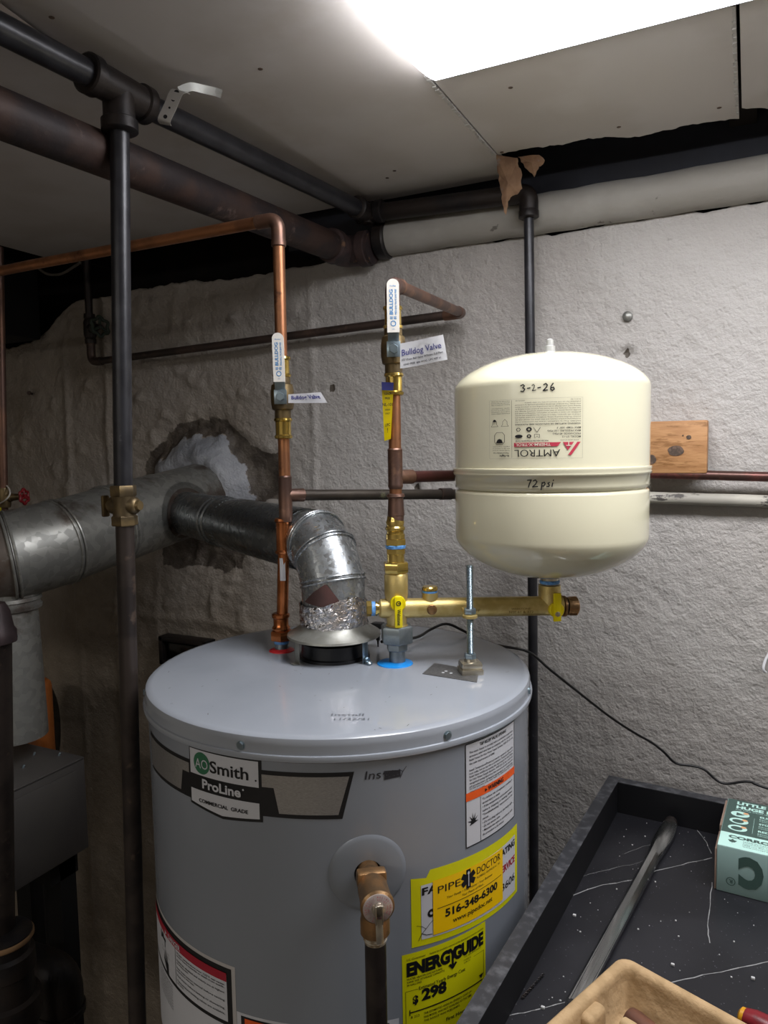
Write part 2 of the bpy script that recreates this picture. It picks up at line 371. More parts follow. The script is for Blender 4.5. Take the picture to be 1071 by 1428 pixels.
def wall_material():
    m = bpy.data.materials.new('painted_concrete'); m.use_nodes = True; nt = m.node_tree; N = nt.nodes; L = nt.links; b = N['Principled BSDF']
    b.inputs['Roughness'].default_value = .55
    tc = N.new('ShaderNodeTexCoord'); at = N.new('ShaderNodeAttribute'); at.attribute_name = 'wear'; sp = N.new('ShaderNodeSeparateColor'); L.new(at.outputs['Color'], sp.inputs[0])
    def noise(s, d=5, r=.5):
        t = N.new('ShaderNodeTexNoise'); t.inputs['Scale'].default_value = s; t.inputs['Detail'].default_value = d; t.inputs['Roughness'].default_value = r; L.new(tc.outputs['Object'], t.inputs['Vector']); return t.outputs[0]
    def mr(f, a, bb, c=0., d=1.):
        r = N.new('ShaderNodeMapRange'); r.inputs[1].default_value = a; r.inputs[2].default_value = bb; r.inputs[3].default_value = c; r.inputs[4].default_value = d; L.new(f, r.inputs[0]); return r.outputs[0]
    def mix(f, a, c):
        x = N.new('ShaderNodeMix'); x.data_type = 'RGBA'; L.new(f, x.inputs[0])
        for i, q in ((6, a), (7, c)):
            if isinstance(q, str): x.inputs[i].default_value = lin(q)
            else: L.new(q, x.inputs[i])
        return x.outputs[2]
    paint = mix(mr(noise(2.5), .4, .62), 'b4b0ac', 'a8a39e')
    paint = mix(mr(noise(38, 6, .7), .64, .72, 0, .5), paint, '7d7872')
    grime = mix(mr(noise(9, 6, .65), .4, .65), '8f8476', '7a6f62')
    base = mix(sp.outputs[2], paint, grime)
    brown = mix(mr(noise(30, 6), .4, .6), '5e564d', '453d36')
    mort = mix(mr(noise(14, 6), .4, .65), 'a3a5aa', '83868c')
    def edge(ch, nz_, amt):
        a = N.new('ShaderNodeMath'); a.operation = 'MULTIPLY_ADD'; a.inputs[1].default_value = amt; L.new(nz_, a.inputs[0]); L.new(ch, a.inputs[2]); return mr(a.outputs[0], .5 + amt * .5 - .03, .5 + amt * .5 + .03)
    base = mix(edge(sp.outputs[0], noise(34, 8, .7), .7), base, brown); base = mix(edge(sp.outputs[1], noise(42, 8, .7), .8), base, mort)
    L.new(base, b.inputs['Base Color'])
    h = N.new('ShaderNodeMath'); h.operation = 'MULTIPLY_ADD'; h.inputs[1].default_value = .35; L.new(noise(190, 3), h.inputs[0]); L.new(noise(55, 5, .6), h.inputs[2])
    bp = N.new('ShaderNodeBump'); bp.inputs['Strength'].default_value = .8; bp.inputs['Distance'].default_value = .007; L.new(h.outputs[0], bp.inputs['Height']); L.new(bp.outputs[0], b.inputs['Normal'])
    return m
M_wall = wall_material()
M_wallplain = mat('painted_concrete_plain', 'cdc6bc', 'c4bcb0', rough=.6, scale=4, bump=.4, bscale=50)

# ------------------------------------------------------------------ setting
WY = 1.36                                                  # face of the back wall
def back_wall():
    xs = np.concatenate([np.linspace(-3.2, -2.2, 40)[:-1], np.linspace(-2.2, .3, 360), np.linspace(.3, 1.8, 80)[1:]]); n = len(xs); mz = 250
    top = 2.088 + .03 * (fbm(xs, xs * 0, 7, 3) - .5) + .012 * (fbm(xs, xs * 0, 40, 5) - .5)
    top = top - .10 * sst(-1.50, -1.72, xs)
    t = np.linspace(0, 1, mz) ** .6
    X = np.repeat(xs[None], mz, 0); Z = t[:, None] * top[None]
    left = sst(-.7, -1.1, X)
    h = .010 * (fbm(X, Z, 3.5, 1) - .5) + (.0035 + .0045 * left) * (fbm(X, Z, 13, 2, 5) - .5) + (.0022 + .002 * left) * (fbm(X, Z, 55, 8, 4) - .5)
    lumps = np.clip(fbm(X, Z, 24, 31, 4) - .6, 0, 1); h += .028 * lumps * (.2 + left)
    for x0, a, z0, z1, wd in ((-.835, .004, 1.5, 2.1, .006), (-1.43, .008, 0, 2.1, .007), (-1.57, .008, .4, 2.0, .009), (-1.30, .004, .2, 1.5, .01)):
        wob = .012 * (fbm(Z, X * 0 + x0, 5, 9) - .5)
        h += a * np.exp(-((X - x0 - wob) / wd) ** 2) * sst(z0 - .02, z0 + .02, Z) * sst(z1 + .02, z1 - .02, Z) * (.5 + fbm(X, Z, 20, 4))
    for z0, a, x0, x1 in ((1.30, .006, -1.6, -.95), (1.62, .003, -1.7, -1.3)):
        wob = .02 * (fbm(X, Z * 0 + z0, 4, 19) - .5); h += a * np.exp(-((Z - z0 - wob) / .012) ** 2) * sst(x0 - .05, x0, X) * sst(x1 + .05, x1, X)
    # broken ring round the flue, with fresh mortar inside
    dx, dz = X + 1.15, Z - 1.612; r = np.hypot(dx, dz * 1.05); nz = fbm(X, Z, 12, 41, 5) - .5; nz2 = fbm(X, Z, 26, 43, 4) - .5
    chip = sst(.03, -.03, r - (.178 + .05 * nz + .02 * nz2)) * sst(-.13, -.09, dz + .04 * nz)
    low = sst(.03, -.03, np.maximum(np.abs(X + 1.155 + .02 * nz) - .125, np.abs(Z - 1.495) - .068) - .06 * nz - .03 * nz2)
    rt = sst(.025, -.025, np.maximum(np.abs(X + .96) - .035, np.abs(Z - 1.65) - .055) - .05 * nz)
    mort = sst(.03, -.03, r - (.135 + .06 * nz2 + .03 * nz)) * sst(-.075, -.04, dz + .05 * nz2)
    chip = np.maximum(np.maximum(chip, low), rt) * (1 - mort)
    for px, pz, rr in ((-.195, 1.86, .010), (-.38, 1.62, .008), (-.47, 1.555, .007), (-.6, 1.62, .009), (-.79, 1.83, .006)):
        chip = np.maximum(chip, .8 * sst(1.1, .7, np.hypot((X - px) / rr, (Z - pz) / rr / 1.4) + nz2))
    h -= .012 * chip * (1 + nz2 * 2); h += mort * (.010 + .03 * np.clip(fbm(X, Z, 16, 77, 4) - .4, 0, 1)) * 1.2
    h += mort * .02 * sst(.14, .09, r)
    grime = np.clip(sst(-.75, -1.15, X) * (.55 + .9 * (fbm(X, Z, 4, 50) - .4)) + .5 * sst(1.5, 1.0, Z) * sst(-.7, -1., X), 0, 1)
    Y = WY - h
    co = np.stack([X, Y, Z], -1).reshape(-1, 3)
    top3 = np.stack([xs, np.full(n, WY + .24), top + .01], -1); co = np.concatenate([co, top3])
    idx = np.arange(mz * n).reshape(mz, n); idx = np.concatenate([idx, (mz * n + np.arange(n))[None]])
    a = idx[:-1, :-1].ravel(); b = idx[:-1, 1:].ravel(); c = idx[1:, 1:].ravel(); d = idx[1:, :-1].ravel()
    me = bpy.data.meshes.new('wall_back'); faces = np.stack([a, b, c, d], -1)
    me.from_pydata(co.tolist(), [], faces.tolist()); me.materials.append(M_wall)
    ca = me.color_attributes.new('wear', 'FLOAT_COLOR', 'POINT'); nn = mz * n
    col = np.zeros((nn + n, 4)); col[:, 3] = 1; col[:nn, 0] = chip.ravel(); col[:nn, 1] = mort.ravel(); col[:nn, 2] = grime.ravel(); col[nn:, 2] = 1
    ca.data.foreach_set('color', col.ravel()); me.shade_smooth()
    o = bpy.data.objects.new('wall_back', me); COL.objects.link(o); o['kind'] = 'structure'; return o
back_wall()
b = BM(); boxr(b, -3.2, 1.8, -2.2, WY + .3, -.1, 0); struct('floor', b, M_floor)
b = BM(); boxr(b, -3.3, -3.2, -2.2, 1.7, -.1, 2.5); struct('wall_left', b, M_wallplain)
b = BM(); boxr(b, 1.8, 1.9, -2.2, 1.7, -.1, 2.5); struct('wall_right', b, M_wallplain)
b = BM(); boxr(b, -3.3, 1.9, -2.3, -2.2, -.1, 2.5); struct('wall_front', b, M_wallplain)
b = BM(); boxr(b, -3.3, 1.9, WY + .24, WY + .34, 2.0, 2.5); struct('trim_1', b, M_joist)
b = BM(); boxr(b, -.9, 1.8, WY + .02, WY + .10, 2.13, 2.26); struct('trim_2', b, mat('dark_painted_beam', '22242e', '1b1c25', rough=.6, scale=12))
ceil_bm = BM(); boxr(ceil_bm, -3.3, 1.9, -2.3, WY + .34, 2.42, 2.5); ceiling = struct('ceiling', ceil_bm, M_joist)
for jx in (-2.75, -2.35, -1.95, -1.62, -.02, .4, .8, 1.2):
    b = BM(); boxr(b, jx - .02, jx + .02, -2.2, WY + .2, 2.215, 2.42); struct('joist', b, M_joist, ceiling)
CZ = 2.185; CT = .013
def panel(x0, x1, y0, far, jag=0, name='drywall_panel', xr=None):
    """board with a straight or broken far edge; far = list of (x, y)"""
    b = BM(); pts = [(x1, y0), (x0, y0)]
    f = far[:]
    if jag:
        q = []
        for (ax, ay), (bx, by) in zip(f, f[1:]):
            n = max(2, int((bx - ax) / .006))
            for i in range(n):
                t = i / n; x = ax + (bx - ax) * t; q.append((x, ay + (by - ay) * t + jag * (float(fbm(np.array([x]), np.array([0.]), 30, 3)[0]) - .5) + jag * .4 * (float(vnoise(np.array([x * 220]), np.array([1.5]))[0]) - .5)))
        q.append(f[-1]); f = q
    pts += f
    prism(b, [(p[0], p[1], CZ) for p in pts], (0, 0, CT)); return struct(name, b, M_ceiling, ceiling)
panel(-.384, -.024, -2.1, [(-.384, 1.225), (-.25, 1.235), (-.16, 1.262), (-.1, 1.262), (-.024, 1.272)], jag=.022)
panel(-.020, 1.75, -2.1, [(-.020, 1.24), (.03, 1.262), (.4, 1.275), (1.75, 1.28)], jag=.025)
panel(-.668, -.389, -2.1, [(-.668, 1.335), (-.389, 1.335)])
b = BM(); prism(b, [(-.672, -2.1, CZ + .004), (-1.5, -2.1, CZ + .004), (-1.57, 1.18, CZ + .004), (-1.572, 1.31, CZ + .004), (-1.43, 1.335, CZ + .004), (-.672, 1.34, CZ + .004)], (0, 0, CT)); struct('drywall_panel', b, M_ceiling, ceiling)
b = BM()                                                    # torn paper lip along the seams
for k in range(60):
    y = .93 + .29 * k / 60; wd = .0012 + .0022 * random.random(); boxr(b, -.3885 - wd, -.3865 + wd * .4, y, y + .0055, CZ - .0012 - .002 * random.random(), CZ)
struct('paper_lip', b, M_dryedge, ceiling)
b = BM()
for k in range(70):
    y = .95 + .30 * k / 70; wd = .001 + .002 * random.random(); boxr(b, -.026 - wd, -.024, y, y + .005, CZ - .001 - .002 * random.random(), CZ)
struct('paper_lip', b, M_dryedge, ceiling)
for q in ((363, 96), (540, 248), (863, 177), (1003, 150), (700, 212), (550, 238), (72, 24), (712, 122)):
    p = P(*q, Z=CZ); b = BM(); lathe(b, (p.x, p.y, CZ - .0003), (0, 0, -1), [(0, .0034), (.0004, .003), (.0005, .0)], 10); struct('nail_head', b, M_knot, ceiling)
b = BM(); ta, tb = P(0, 20, Z=CZ - .006), P(150, 128, Z=CZ - .006)
d = (tb - ta).normalized(); s = d.cross(V((0, 0, 1))); box(b, ta.lerp(tb, .2), ((tb - ta).length * 1.6, .016, .012), (d, s, V((0, 0, 1)))); struct('trim_3', b, M_lath)
# ------------------------------------------------------------------ ceiling light
def light_fixture(x0, x1, y0, y1, label, lens, gid='ceiling light'):
    t = thing('ceiling_light', label, 'light', ((x0 + x1) / 2, (y0 + y1) / 2, CZ))
    b = BM(); boxr(b, x0 + .004, x1 - .004, y0 - .004, y1 + .004, CZ - .012, CZ - .0005, bev=.002); obj('housing', b, M_housing, t)
    b = BM(); ym = (y0 + y1) / 2; hw = (y1 - y0) / 2; pr = []
    for k in range(17):
        a = PI * k / 16; pr.append((ym + hw * math.cos(a), CZ - .006 - .024 * math.sin(a) ** .8))
    a = [b.verts.new((x0, y, z)) for y, z in pr]; c = [b.verts.new((x1, y, z)) for y, z in pr]
    for i in range(16): b.faces.new((a[i], a[i + 1], c[i + 1], c[i]))
    b.faces.new(a); b.faces.new(c[::-1]); obj('diffuser', b, lens, t)
    b = BM()
    for x in (x1 - .006, x1 + .0): pass
    boxr(b, x1 - .006, x1 + .003, y0 - .003, y1 + .003, CZ - .034, CZ - .001, bev=.002); obj('end_cap', b, M_housing, t)
light_fixture(-.368, .82, .665, .925, 'long ceiling light with glowing curved diffuser above the expansion tank', M_lens)
light_fixture(-1.45, -.05, -1.25, -.98, 'unseen fill light added on the ceiling behind the camera', M_lens_fill)  # unseen lamp, added to brighten the heater front and the left side

# ------------------------------------------------------------------ ceiling pipes
G = P(165, 135, X=-.70); gx, gy = -.70, G.y
t = thing('ceiling_gas_pipe', 'black iron gas pipe along the ceiling, dropping down the wall behind the tank', 'pipe', (-.70, 1.0, 2.15))
zA = 2.147; yc = 1.30
b = BM(); sweep(b, [(-.712, -.6, zA - .040), (-.70, gy - .04, zA - .004)], .0155); obj('pipe_run', b, M_iron, t)
b = BM(); sweep(b, [(-.70, gy + .04, zA - .004), (-.668, yc - .02, zA + .006)], .0155); obj('pipe_run', b, M_iron, t)
b = BM(); lathe(b, (-.70, gy - .05, zA - .004), (0, 1, 0), [(0, .0205), (.002, .023), (.014, .023), (.016, .020), (.084, .020), (.086, .023), (.098, .023), (.1, .0205)], 28)
lathe(b, (-.70, gy, zA - .004), (0, 0, -1), [(0, .019), (.034, .019), (.036, .022), (.048, .022), (.05, .019)], 28); obj('tee', b, M_iron_dark, t)
b = BM(); lathe(b, (-.668, yc - .045, zA + .006), (0, 1, 0), [(0, .018), (.002, .021), (.014, .021), (.016, .018), (.045, .019)], 24)
lathe(b, (-.668, yc, zA + .006), (1, 0, 0), [(-.02, .017), (.02, .018), (.022, .021), (.034, .021), (.036, .018)], 24); lathe(b, (-.668, yc, zA + .006), (0, 0, 1), [(-.021, .0), (-.019, .012), (0, .02), (.019, .012), (.021, 0)], 20); obj('corner_elbow', b, M_iron_dark, t)
ev = V((-.352, yc, 2.140))
b = BM(); sweep(b, [(-.64, yc, zA + .004), (ev.x - .02, yc, ev.z)], .0162); obj('pipe_run', b, M_iron_dark, t)
b = BM(); sweep(b, fillet([(ev.x - .035, yc, ev.z), ev, (ev.x, yc, ev.z - .04)], .02), .0165); lathe(b, (ev.x, yc, ev.z - .03), (0, 0, -1), [(0, .0165), (.002, .0175), (.012, .0175), (.014, .014)], 24); obj('drop_elbow', b, M_iron_dark, t)
b = BM(); sweep(b, [(ev.x, yc, ev.z - .04), (ev.x + .004, yc + .01, 1.4), (ev.x + .008, yc + .015, 0)], .0087); dp = obj('drop_pipe', b, M_iron, t); dp['label'] = 'thin black drop pipe with flaked white paint'
for z0, z1, s in ((1.83, 1.97, 1), (1.03, 1.09, 1), (1.17, 1.21, -1)):     # flaked paint on the drop pipe
    n = 10; b = BM()
    for i in range(n):
        za, zb = z0 + (z1 - z0) * i / n, z0 + (z1 - z0) * (i + 1) / n; a0 = R_(-150 - 20 * random.random()); a1 = a0 + R_(18 + 30 * random.random())
        b.faces.new([b.verts.new((ev.x + .003 + .0092 * math.cos(q), yc + .006 + .0092 * math.sin(q), z)) for q, z in ((a0, za), (a1, za), (a1, zb), (a0, zb))])
    obj('paint_flake', b, M_pipewhite, t)


# the left drop with its plug cock
t = thing('gas_drop_pipe', 'dark vertical gas pipe in front of the flue, left of the water heater', 'pipe', (gx, gy, 0))
vz = P(175, 705, Y=gy).z; vx = P(173, 705, Y=gy).x; bx = P(191, 1420, Y=gy).x
b = BM(); sweep(b, [(gx, gy, zA - .04), (vx, gy, vz + .02)], .0118); obj('pipe', b, M_iron, t)
b = BM(); sweep(b, [(vx, gy, vz - .02), (bx, gy, .9), (bx - .008, gy, 0)], .0118); obj('pipe', b, M_iron_brown, t)
t = thing('gas_valve', 'aged brass plug valve with lever on the left gas pipe', 'valve', (vx, gy, vz - .024))
b = BM(); hexnut(b, (vx, gy, vz + .012), (0, 0, 1), .0168, .014); lathe(b, (vx, gy, vz - .014), (0, 0, 1), [(0, .0145), (.012, .0135), (.026, .0145)], 24)
hexnut(b, (vx, gy, vz - .026), (0, 0, 1), .0168, .013); lathe(b, (vx - .021, gy, vz), (1, .1, 0), [(0, .011), (.006, .0125), (.036, .0115), (.04, .009), (.041, .007), (.045, .006)], 24); obj('body', b, M_brass_old, t)
b = BM(); lathe(b, (vx - .028, gy - .001, vz), (1, .1, 0), [(0, .004), (.004, .0085), (.010, .0085)], 16); box(b, (vx - .030, gy - .003, vz - .001), (.006, .010, .028), (V((1, -.2, 0)).normalized(), V((.2, 1, 0)).normalized(), V((0, 0, 1))), bev=.002); obj('lever_head', b, M_brass_old, t)

t = thing('rusty_steam_pipe', 'thick rusty steel pipe crossing under the ceiling to the back wall', 'pipe', (-.76, 1.0, 2.06))
zb = 2.092; xb = -.73
b = BM(); sweep(b, [(xb - .03, -.8, zb - .06), (xb, 1.285, zb + .002)], .0268, 28); obj('pipe_run', b, M_rust, t)
b = BM(); lathe(b, (xb, 1.262, zb + .002), (0, 1, 0), [(0, .027), (.002, .032), (.018, .033), (.02, .029), (.05, .03)], 28); sweep(b, fillet([(xb, 1.28, zb + .002), (xb, 1.325, zb + .002), (xb + .06, 1.325, zb + .002)], .04), .030, 24)
lathe(b, (xb + .035, 1.325, zb + .003), (1, 0, 0), [(0, .030), (.001, .034), (.018, .034), (.02, .029)], 28); obj('elbow', b, mat('rusty_cast_iron', '4a3a38', '352c2e', rough=.55, metal=.3, scale=30, c3='7a5c46', s3=40, lo3=.6, hi3=.68, bump=.4, bscale=90), t)
def wobble_pipe(name, x0, x1, y, z, r, mt, amp=.002, dz=0, n=60, parent=None):
    b = BM(); pts = [(x0 + (x1 - x0) * i / n, y + amp * (random.random() - .5), z + dz * i / n + amp * (random.random() - .5)) for i in range(n + 1)]
    sweep(b, pts, [r * (1 + .03 * (random.random() - .5)) for _ in pts], 28); return obj(name, b, mt, parent)
t = thing('painted_drain_pipe', 'thick pipe painted off-white lying along the top of the back wall', 'pipe', (.3, 1.352, 2.08))
wobble_pipe('pipe_run', -.645, 1.75, 1.352, 2.116, .034, M_pipewhite, dz=.004, parent=t)
b = BM(); lathe(b, (-.668, 1.345, 2.112), (1, 0, 0), [(0, .031), (.003, .036), (.022, .036), (.025, .033)], 32); o = obj('collar', b, M_iron_dark, t); o['label'] = 'black iron collar at the pipe end'

# perforated hanger strap
a = P(222, 163, Y=.79); t = thing('pipe_strap', 'pale perforated metal hanger strap bent over the ceiling gas pipe', 'strap', a)
def strap(pts, wd, side, name, mt, holes, parent):
    b = BM(); pts = [V(p) for p in pts]; th = .0008; rows = []
    for i, p in enumerate(pts):
        d = (pts[min(i + 1, len(pts) - 1)] - pts[max(i - 1, 0)]).normalized(); s = V(side); s = (s - d * s.dot(d)).normalized(); n = d.cross(s)
        rows.append([b.verts.new(p + s * wd / 2 * i1 + n * th / 2 * j1) for i1, j1 in ((-1, -1), (1, -1), (1, 1), (-1, 1))])
        if i in holes: pass
    for r0, r1 in zip(rows, rows[1:]):
        for k in range(4): b.faces.new((r0[k], r0[(k + 1) % 4], r1[(k + 1) % 4], r1[k]))
    b.faces.new(rows[0][::-1]); b.faces.new(rows[-1]); return obj(name, b, mt, parent, ang=60)
s0, s1 = P(229, 167, D=.93), P(247, 128, D=.93); side = right + down * .3
mid = smoothpath([s0 + down * .003 + fwd * .006, s0, s0.lerp(s1, .5), s1, s1 + fwd * .012 - down * .006 + right * .006], 5)
strap(mid, .0165, side, 'band', mat('pale_strap_paint', 'a8a49e', rough=.5, metal=.3), [], t)
q = [P(250, 127, D=.935), P(266, 121, D=.945), P(282, 124, D=.955), P(300, 128, D=.965), P(309, 131, D=.97)]
strap(smoothpath(q, 4), .010, V((.3, 1, -.5)), 'loose_end', M_galv_dull, [], t)
b = BM(); nrm = (-fwd).normalized()
for tt, rr in ((.1, .0026), (.42, .0014), (.72, .0028), (.97, .0032)):
    c = s0.lerp(s1, tt); lathe(b, c - fwd * .0006, -fwd, [(0, rr), (.0003, rr)], 16)
obj('hole', b, M_dark, t)

# torn paper flaps hanging from the ceiling edge
def flap(name, outline, y, label, parent=None):
    b = BM(); rj = random.Random(5); pts = []
    for (ax, ay, ad), (bx_, by_, bd) in zip(outline, outline[1:] + outline[:1]):
        for k in range(3):
            j = 1.3 if max(ay, by_) > 224 else 0; pts.append(P(ax + (bx_ - ax) * k / 3 + rj.uniform(-j, j), ay + (by_ - ay) * k / 3 + rj.uniform(-j, j), Y=y + ad + (bd - ad) * k / 3))
    c = sum(pts, V()) / len(pts); cv = b.verts.new(c + V((0, -.006, 0))); vs = [b.verts.new(p) for p in pts]
    for i in range(len(vs)): b.faces.new((cv, vs[i], vs[(i + 1) % len(vs)]))
    bmesh.ops.solidify(b, geom=b.faces[:], thickness=.0012); o = obj(name, b, M_tornpaper, smooth=False); tag(o, label, 'paper'); return o
flap('torn_paper', [(692, 216, 0), (706, 218, -.002), (722, 221, -.004), (724, 232, -.004), (728, 245, -.008), (727, 262, -.012), (724, 268, -.012), (715, 274, -.008), (709, 281, -.005), (707, 292, -.004), (705, 299, -.003), (702, 286, -.004), (699, 270, -.002), (696, 250, 0), (694, 232, 0)], 1.232, 'long torn strip of brown drywall paper hanging from the ceiling edge')
flap('torn_paper', [(722, 219, 0), (742, 216, -.002), (752, 216, -.003), (760, 222, -.004), (757, 230, -.006), (750, 234, -.008), (746, 246, -.008), (739, 241, -.006), (733, 233, -.004), (727, 226, -.002)], 1.236, 'short torn flap of brown drywall paper beside the long strip')

# ------------------------------------------------------------------ water heater
HX, HY, HZ, HR, BR = -.491, .851, 1.41, .255, .2495
heater = thing('water_heater', 'large grey cylindrical water heater with brand band and yellow energy label', 'water heater', (HX, HY, 0))
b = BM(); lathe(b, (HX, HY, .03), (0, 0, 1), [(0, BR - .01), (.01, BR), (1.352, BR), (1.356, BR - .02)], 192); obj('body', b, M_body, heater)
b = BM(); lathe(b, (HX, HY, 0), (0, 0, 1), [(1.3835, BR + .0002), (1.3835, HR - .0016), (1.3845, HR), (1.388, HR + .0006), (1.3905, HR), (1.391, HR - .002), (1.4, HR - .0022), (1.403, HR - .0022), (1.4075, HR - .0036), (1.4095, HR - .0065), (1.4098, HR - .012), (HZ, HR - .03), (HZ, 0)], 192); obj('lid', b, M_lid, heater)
def onlid(px, py): return P(px, py, Z=HZ)
for th in (-84.5, -33.7, 8, -140):
    n = V((math.cos(R_(th)), math.sin(R_(th)), 0)); b = BM(); c = V((HX, HY, 1.397)) + n * (HR - .003); hexnut(b, c, n, .0042, .0032); lathe(b, c, n, [(0, .0052), (.0012, .0052), (.0014, .004)], 20); obj('screw', b, M_zinc, heater)
hb = cylmap(HX, HY, BR, -60)
FC = V((-.522, .890, HZ))
b = BM(); lathe(b, FC, (0, 0, 1), [(0, .050), (.004, .050), (.005, .047), (.022, .046), (.024, .043), (.022, .040), (.003, .040), (.002, 0)], 48); obj('flue_collar', b, M_blackplastic, heater)
c0 = onlid(551, 925); h0 = onlid(393, 907)
for c, mt, r, nm, lb in ((c0, M_blue, .0245, 'port_ring', 'blue plastic ring at the cold port'), (h0, M_red, .0185, 'port_ring', 'red plastic ring at the hot port')):
    b = BM(); lathe(b, c, (0, 0, 1), [(0, r), (.0012, r - .0005), (.0035, r * .62), (.004, 0)], 40); o = obj(nm, b, mt, heater); o['label'] = lb
# T&P escutcheon
tp = hb((-54.5 + 60) / 180 * PI * BR, 1.2645, 0); tn = V((math.cos(R_(-54.5)), math.sin(R_(-54.5)), 0))
b = BM(); u0 = R_(5.5) * BR
rings = []
for r, off in ((.0145, .001), (.0145, .0025), (.02, .0028), (.036, .0022), (.0395, .0012), (.041, .0002)):
    rings.append([b.verts.new(hb(u0 + r * math.cos(2 * PI * k / 48), 1.2625 + r * math.sin(2 * PI * k / 48), off)) for k in range(48)])
for a, c in zip(rings, rings[1:]):
    for k in range(48): b.faces.new((a[k], a[(k + 1) % 48], c[(k + 1) % 48], c[k]))
obj('valve_escutcheon', b, mat('escutcheon_enamel', '7c8188', rough=.35, coat=.2), heater)
b = BM(); disc(b, hb, u0, 1.2645, .0142, off=.0006, n=32); obj('valve_hole', b, M_dark, heater)
# --- brand band
def part_print(name, parent, fn, mt, **k):
    b = BM(); fn(b); o = obj(name, b, mt, parent, smooth=False, recalc=False); return o
D2U = lambda d: R_(d + 60) * BR
xl, xb0, xb1, xr1, xr0 = D2U(-128), D2U(-102), D2U(-79.6), D2U(-57.3), D2U(-60.3)
def band(b):
    poly(b, hb, [(xl, 1.366), (xb0, 1.366), (xb0, 1.3835), (xb1, 1.3835), (xb1, 1.372), (xr1, 1.372), (xr0, 1.3225), (xb1, 1.3225), (xb1, 1.3155), (D2U(-91), 1.3105), (xb0, 1.3175), (xb0, 1.3225), (xl + .006, 1.3225)], off=.0004)
band_o = part_print('brand_band', heater, band, M_black)
def foil_right(b):
    poly(b, hb, [(D2U(-79.6), 1.3675), (xr1 - .005, 1.3675), (xr0 - .004, 1.327), (D2U(-75.4), 1.327), (D2U(-76.6), 1.354), (D2U(-79.6), 1.354)], off=.0008)
def foil_left(b):
    poly(b, hb, [(xl + .003, 1.362), (xb0 - .001, 1.362), (xb0 - .001, 1.351), (D2U(-105), 1.351), (D2U(-106), 1.327), (xl + .009, 1.327)], off=.0008)

part_print('silver_panel', band_o, foil_right, M_brushed); part_print('silver_panel', band_o, foil_left, M_brushed)
part_print('white_panel', band_o, lambda b: rect(b, hb, xb0 + .002, 1.3525, xb1 - .0035, 1.3805, .0008), M_label)
def whites(b):
    poly(b, hb, [(xb0 + .002, 1.3355), (xb1 - .0035, 1.3355), (xb1 - .0035, 1.3185), (D2U(-91), 1.314), (xb0 + .002, 1.3205)], off=.0008)
part_print('white_panel', band_o, whites, M_label)
cg = D2U(-97.3)
part_print('logo_disc', band_o, lambda b: disc(b, hb, cg, 1.3665, .0122, .0011, 32), M_ink_green)
part_print('brand_lettering', band_o, lambda b: (text(b, hb, 'AO', cg, 1.3608, .0110, w=.019, al='c', off=.0014)), M_label)
part_print('brand_lettering', band_o, lambda b: (text(b, hb, 'Smith', cg + .0125, 1.3595, .0135, w=.0495, off=.0014, bold=.015), disc(b, hb, xb1 - .0065, 1.360, .001, .0014, 10)), M_black)
part_print('grade_lettering', band_o, lambda b: (text(b, hb, 'COMMERCIAL  GRADE', (xb0 + xb1) / 2 - .001, 1.3225, .0042, w=.066, al='c', off=.0014, bold=.02)), M_black)
part_print('line_lettering', band_o, lambda b: (text(b, hb, 'ProLine', (xb0 + xb1) / 2 - .002, 1.3395, .0105, w=.052, al='c', off=.0014, bold=.03), disc(b, hb, (xb0 + xb1) / 2 + .027, 1.348, .0011, .0014, 10)), M_label)
# marker writing
mk = lambda b: (text(b, hb, 'Ins', D2U(-54.8), 1.3625, .0095, w=.0165, off=.0005, shear=.15), stroke(b, hb, [(D2U(-51) + (.004 + .017 * (k % 2)) * 1, 1.3615 + .007 * (k / 22) + .002 * math.sin(k * 2)) for k in range(22)], .0009, .0005),
    stroke(b, hb, [(D2U(-51) + .003 + .0009 * k, 1.3665 + .0028 * math.sin(k * 2.4)) for k in range(20)], .0011, .0005), stroke(b, hb, [(D2U(-46.3), 1.369), (D2U(-45.5), 1.3665), (D2U(-44.6), 1.3715)], .0006, .0005), stroke(b, hb, [(D2U(-45.5), 1.3665), (D2U(-46.2), 1.360)], .0006, .0005))
part_print('marker_writing', heater, mk, M_marker)
lm = planemap(P(455, 1005, Z=HZ), (.95, .3, 0), (-.3, .95, 0))
o = part_print('faint_writing', heater, lambda b: (text(b, lm, 'Install', .002, .014, .007, w=.036, rot=6, off=.0006), text(b, lm, '11/22/21', .008, .002, .006, w=.038, rot=6, off=.0006)), mat('faint_pencil', '5a5e66', rough=.5))
b = BM(); rng = random.Random(3)
for k in range(46):
    a, r = rng.uniform(0, 2 * PI), .24 * rng.random() ** .5; c = V((HX + r * math.cos(a), HY + r * math.sin(a), HZ + .0002)); q = rng.uniform(0, PI); l = rng.uniform(.0006, .0028); d = V((math.cos(q), math.sin(q), 0)) * l; e = V((-d.y, d.x, 0)).normalized() * .00035
    b.faces.new([b.verts.new(c + s) for s in (-d - e, d - e, d + e, -d + e)])
o = obj('scuff_marks', b, M_marker, heater, smooth=False); o['kind'] = 'stuff'
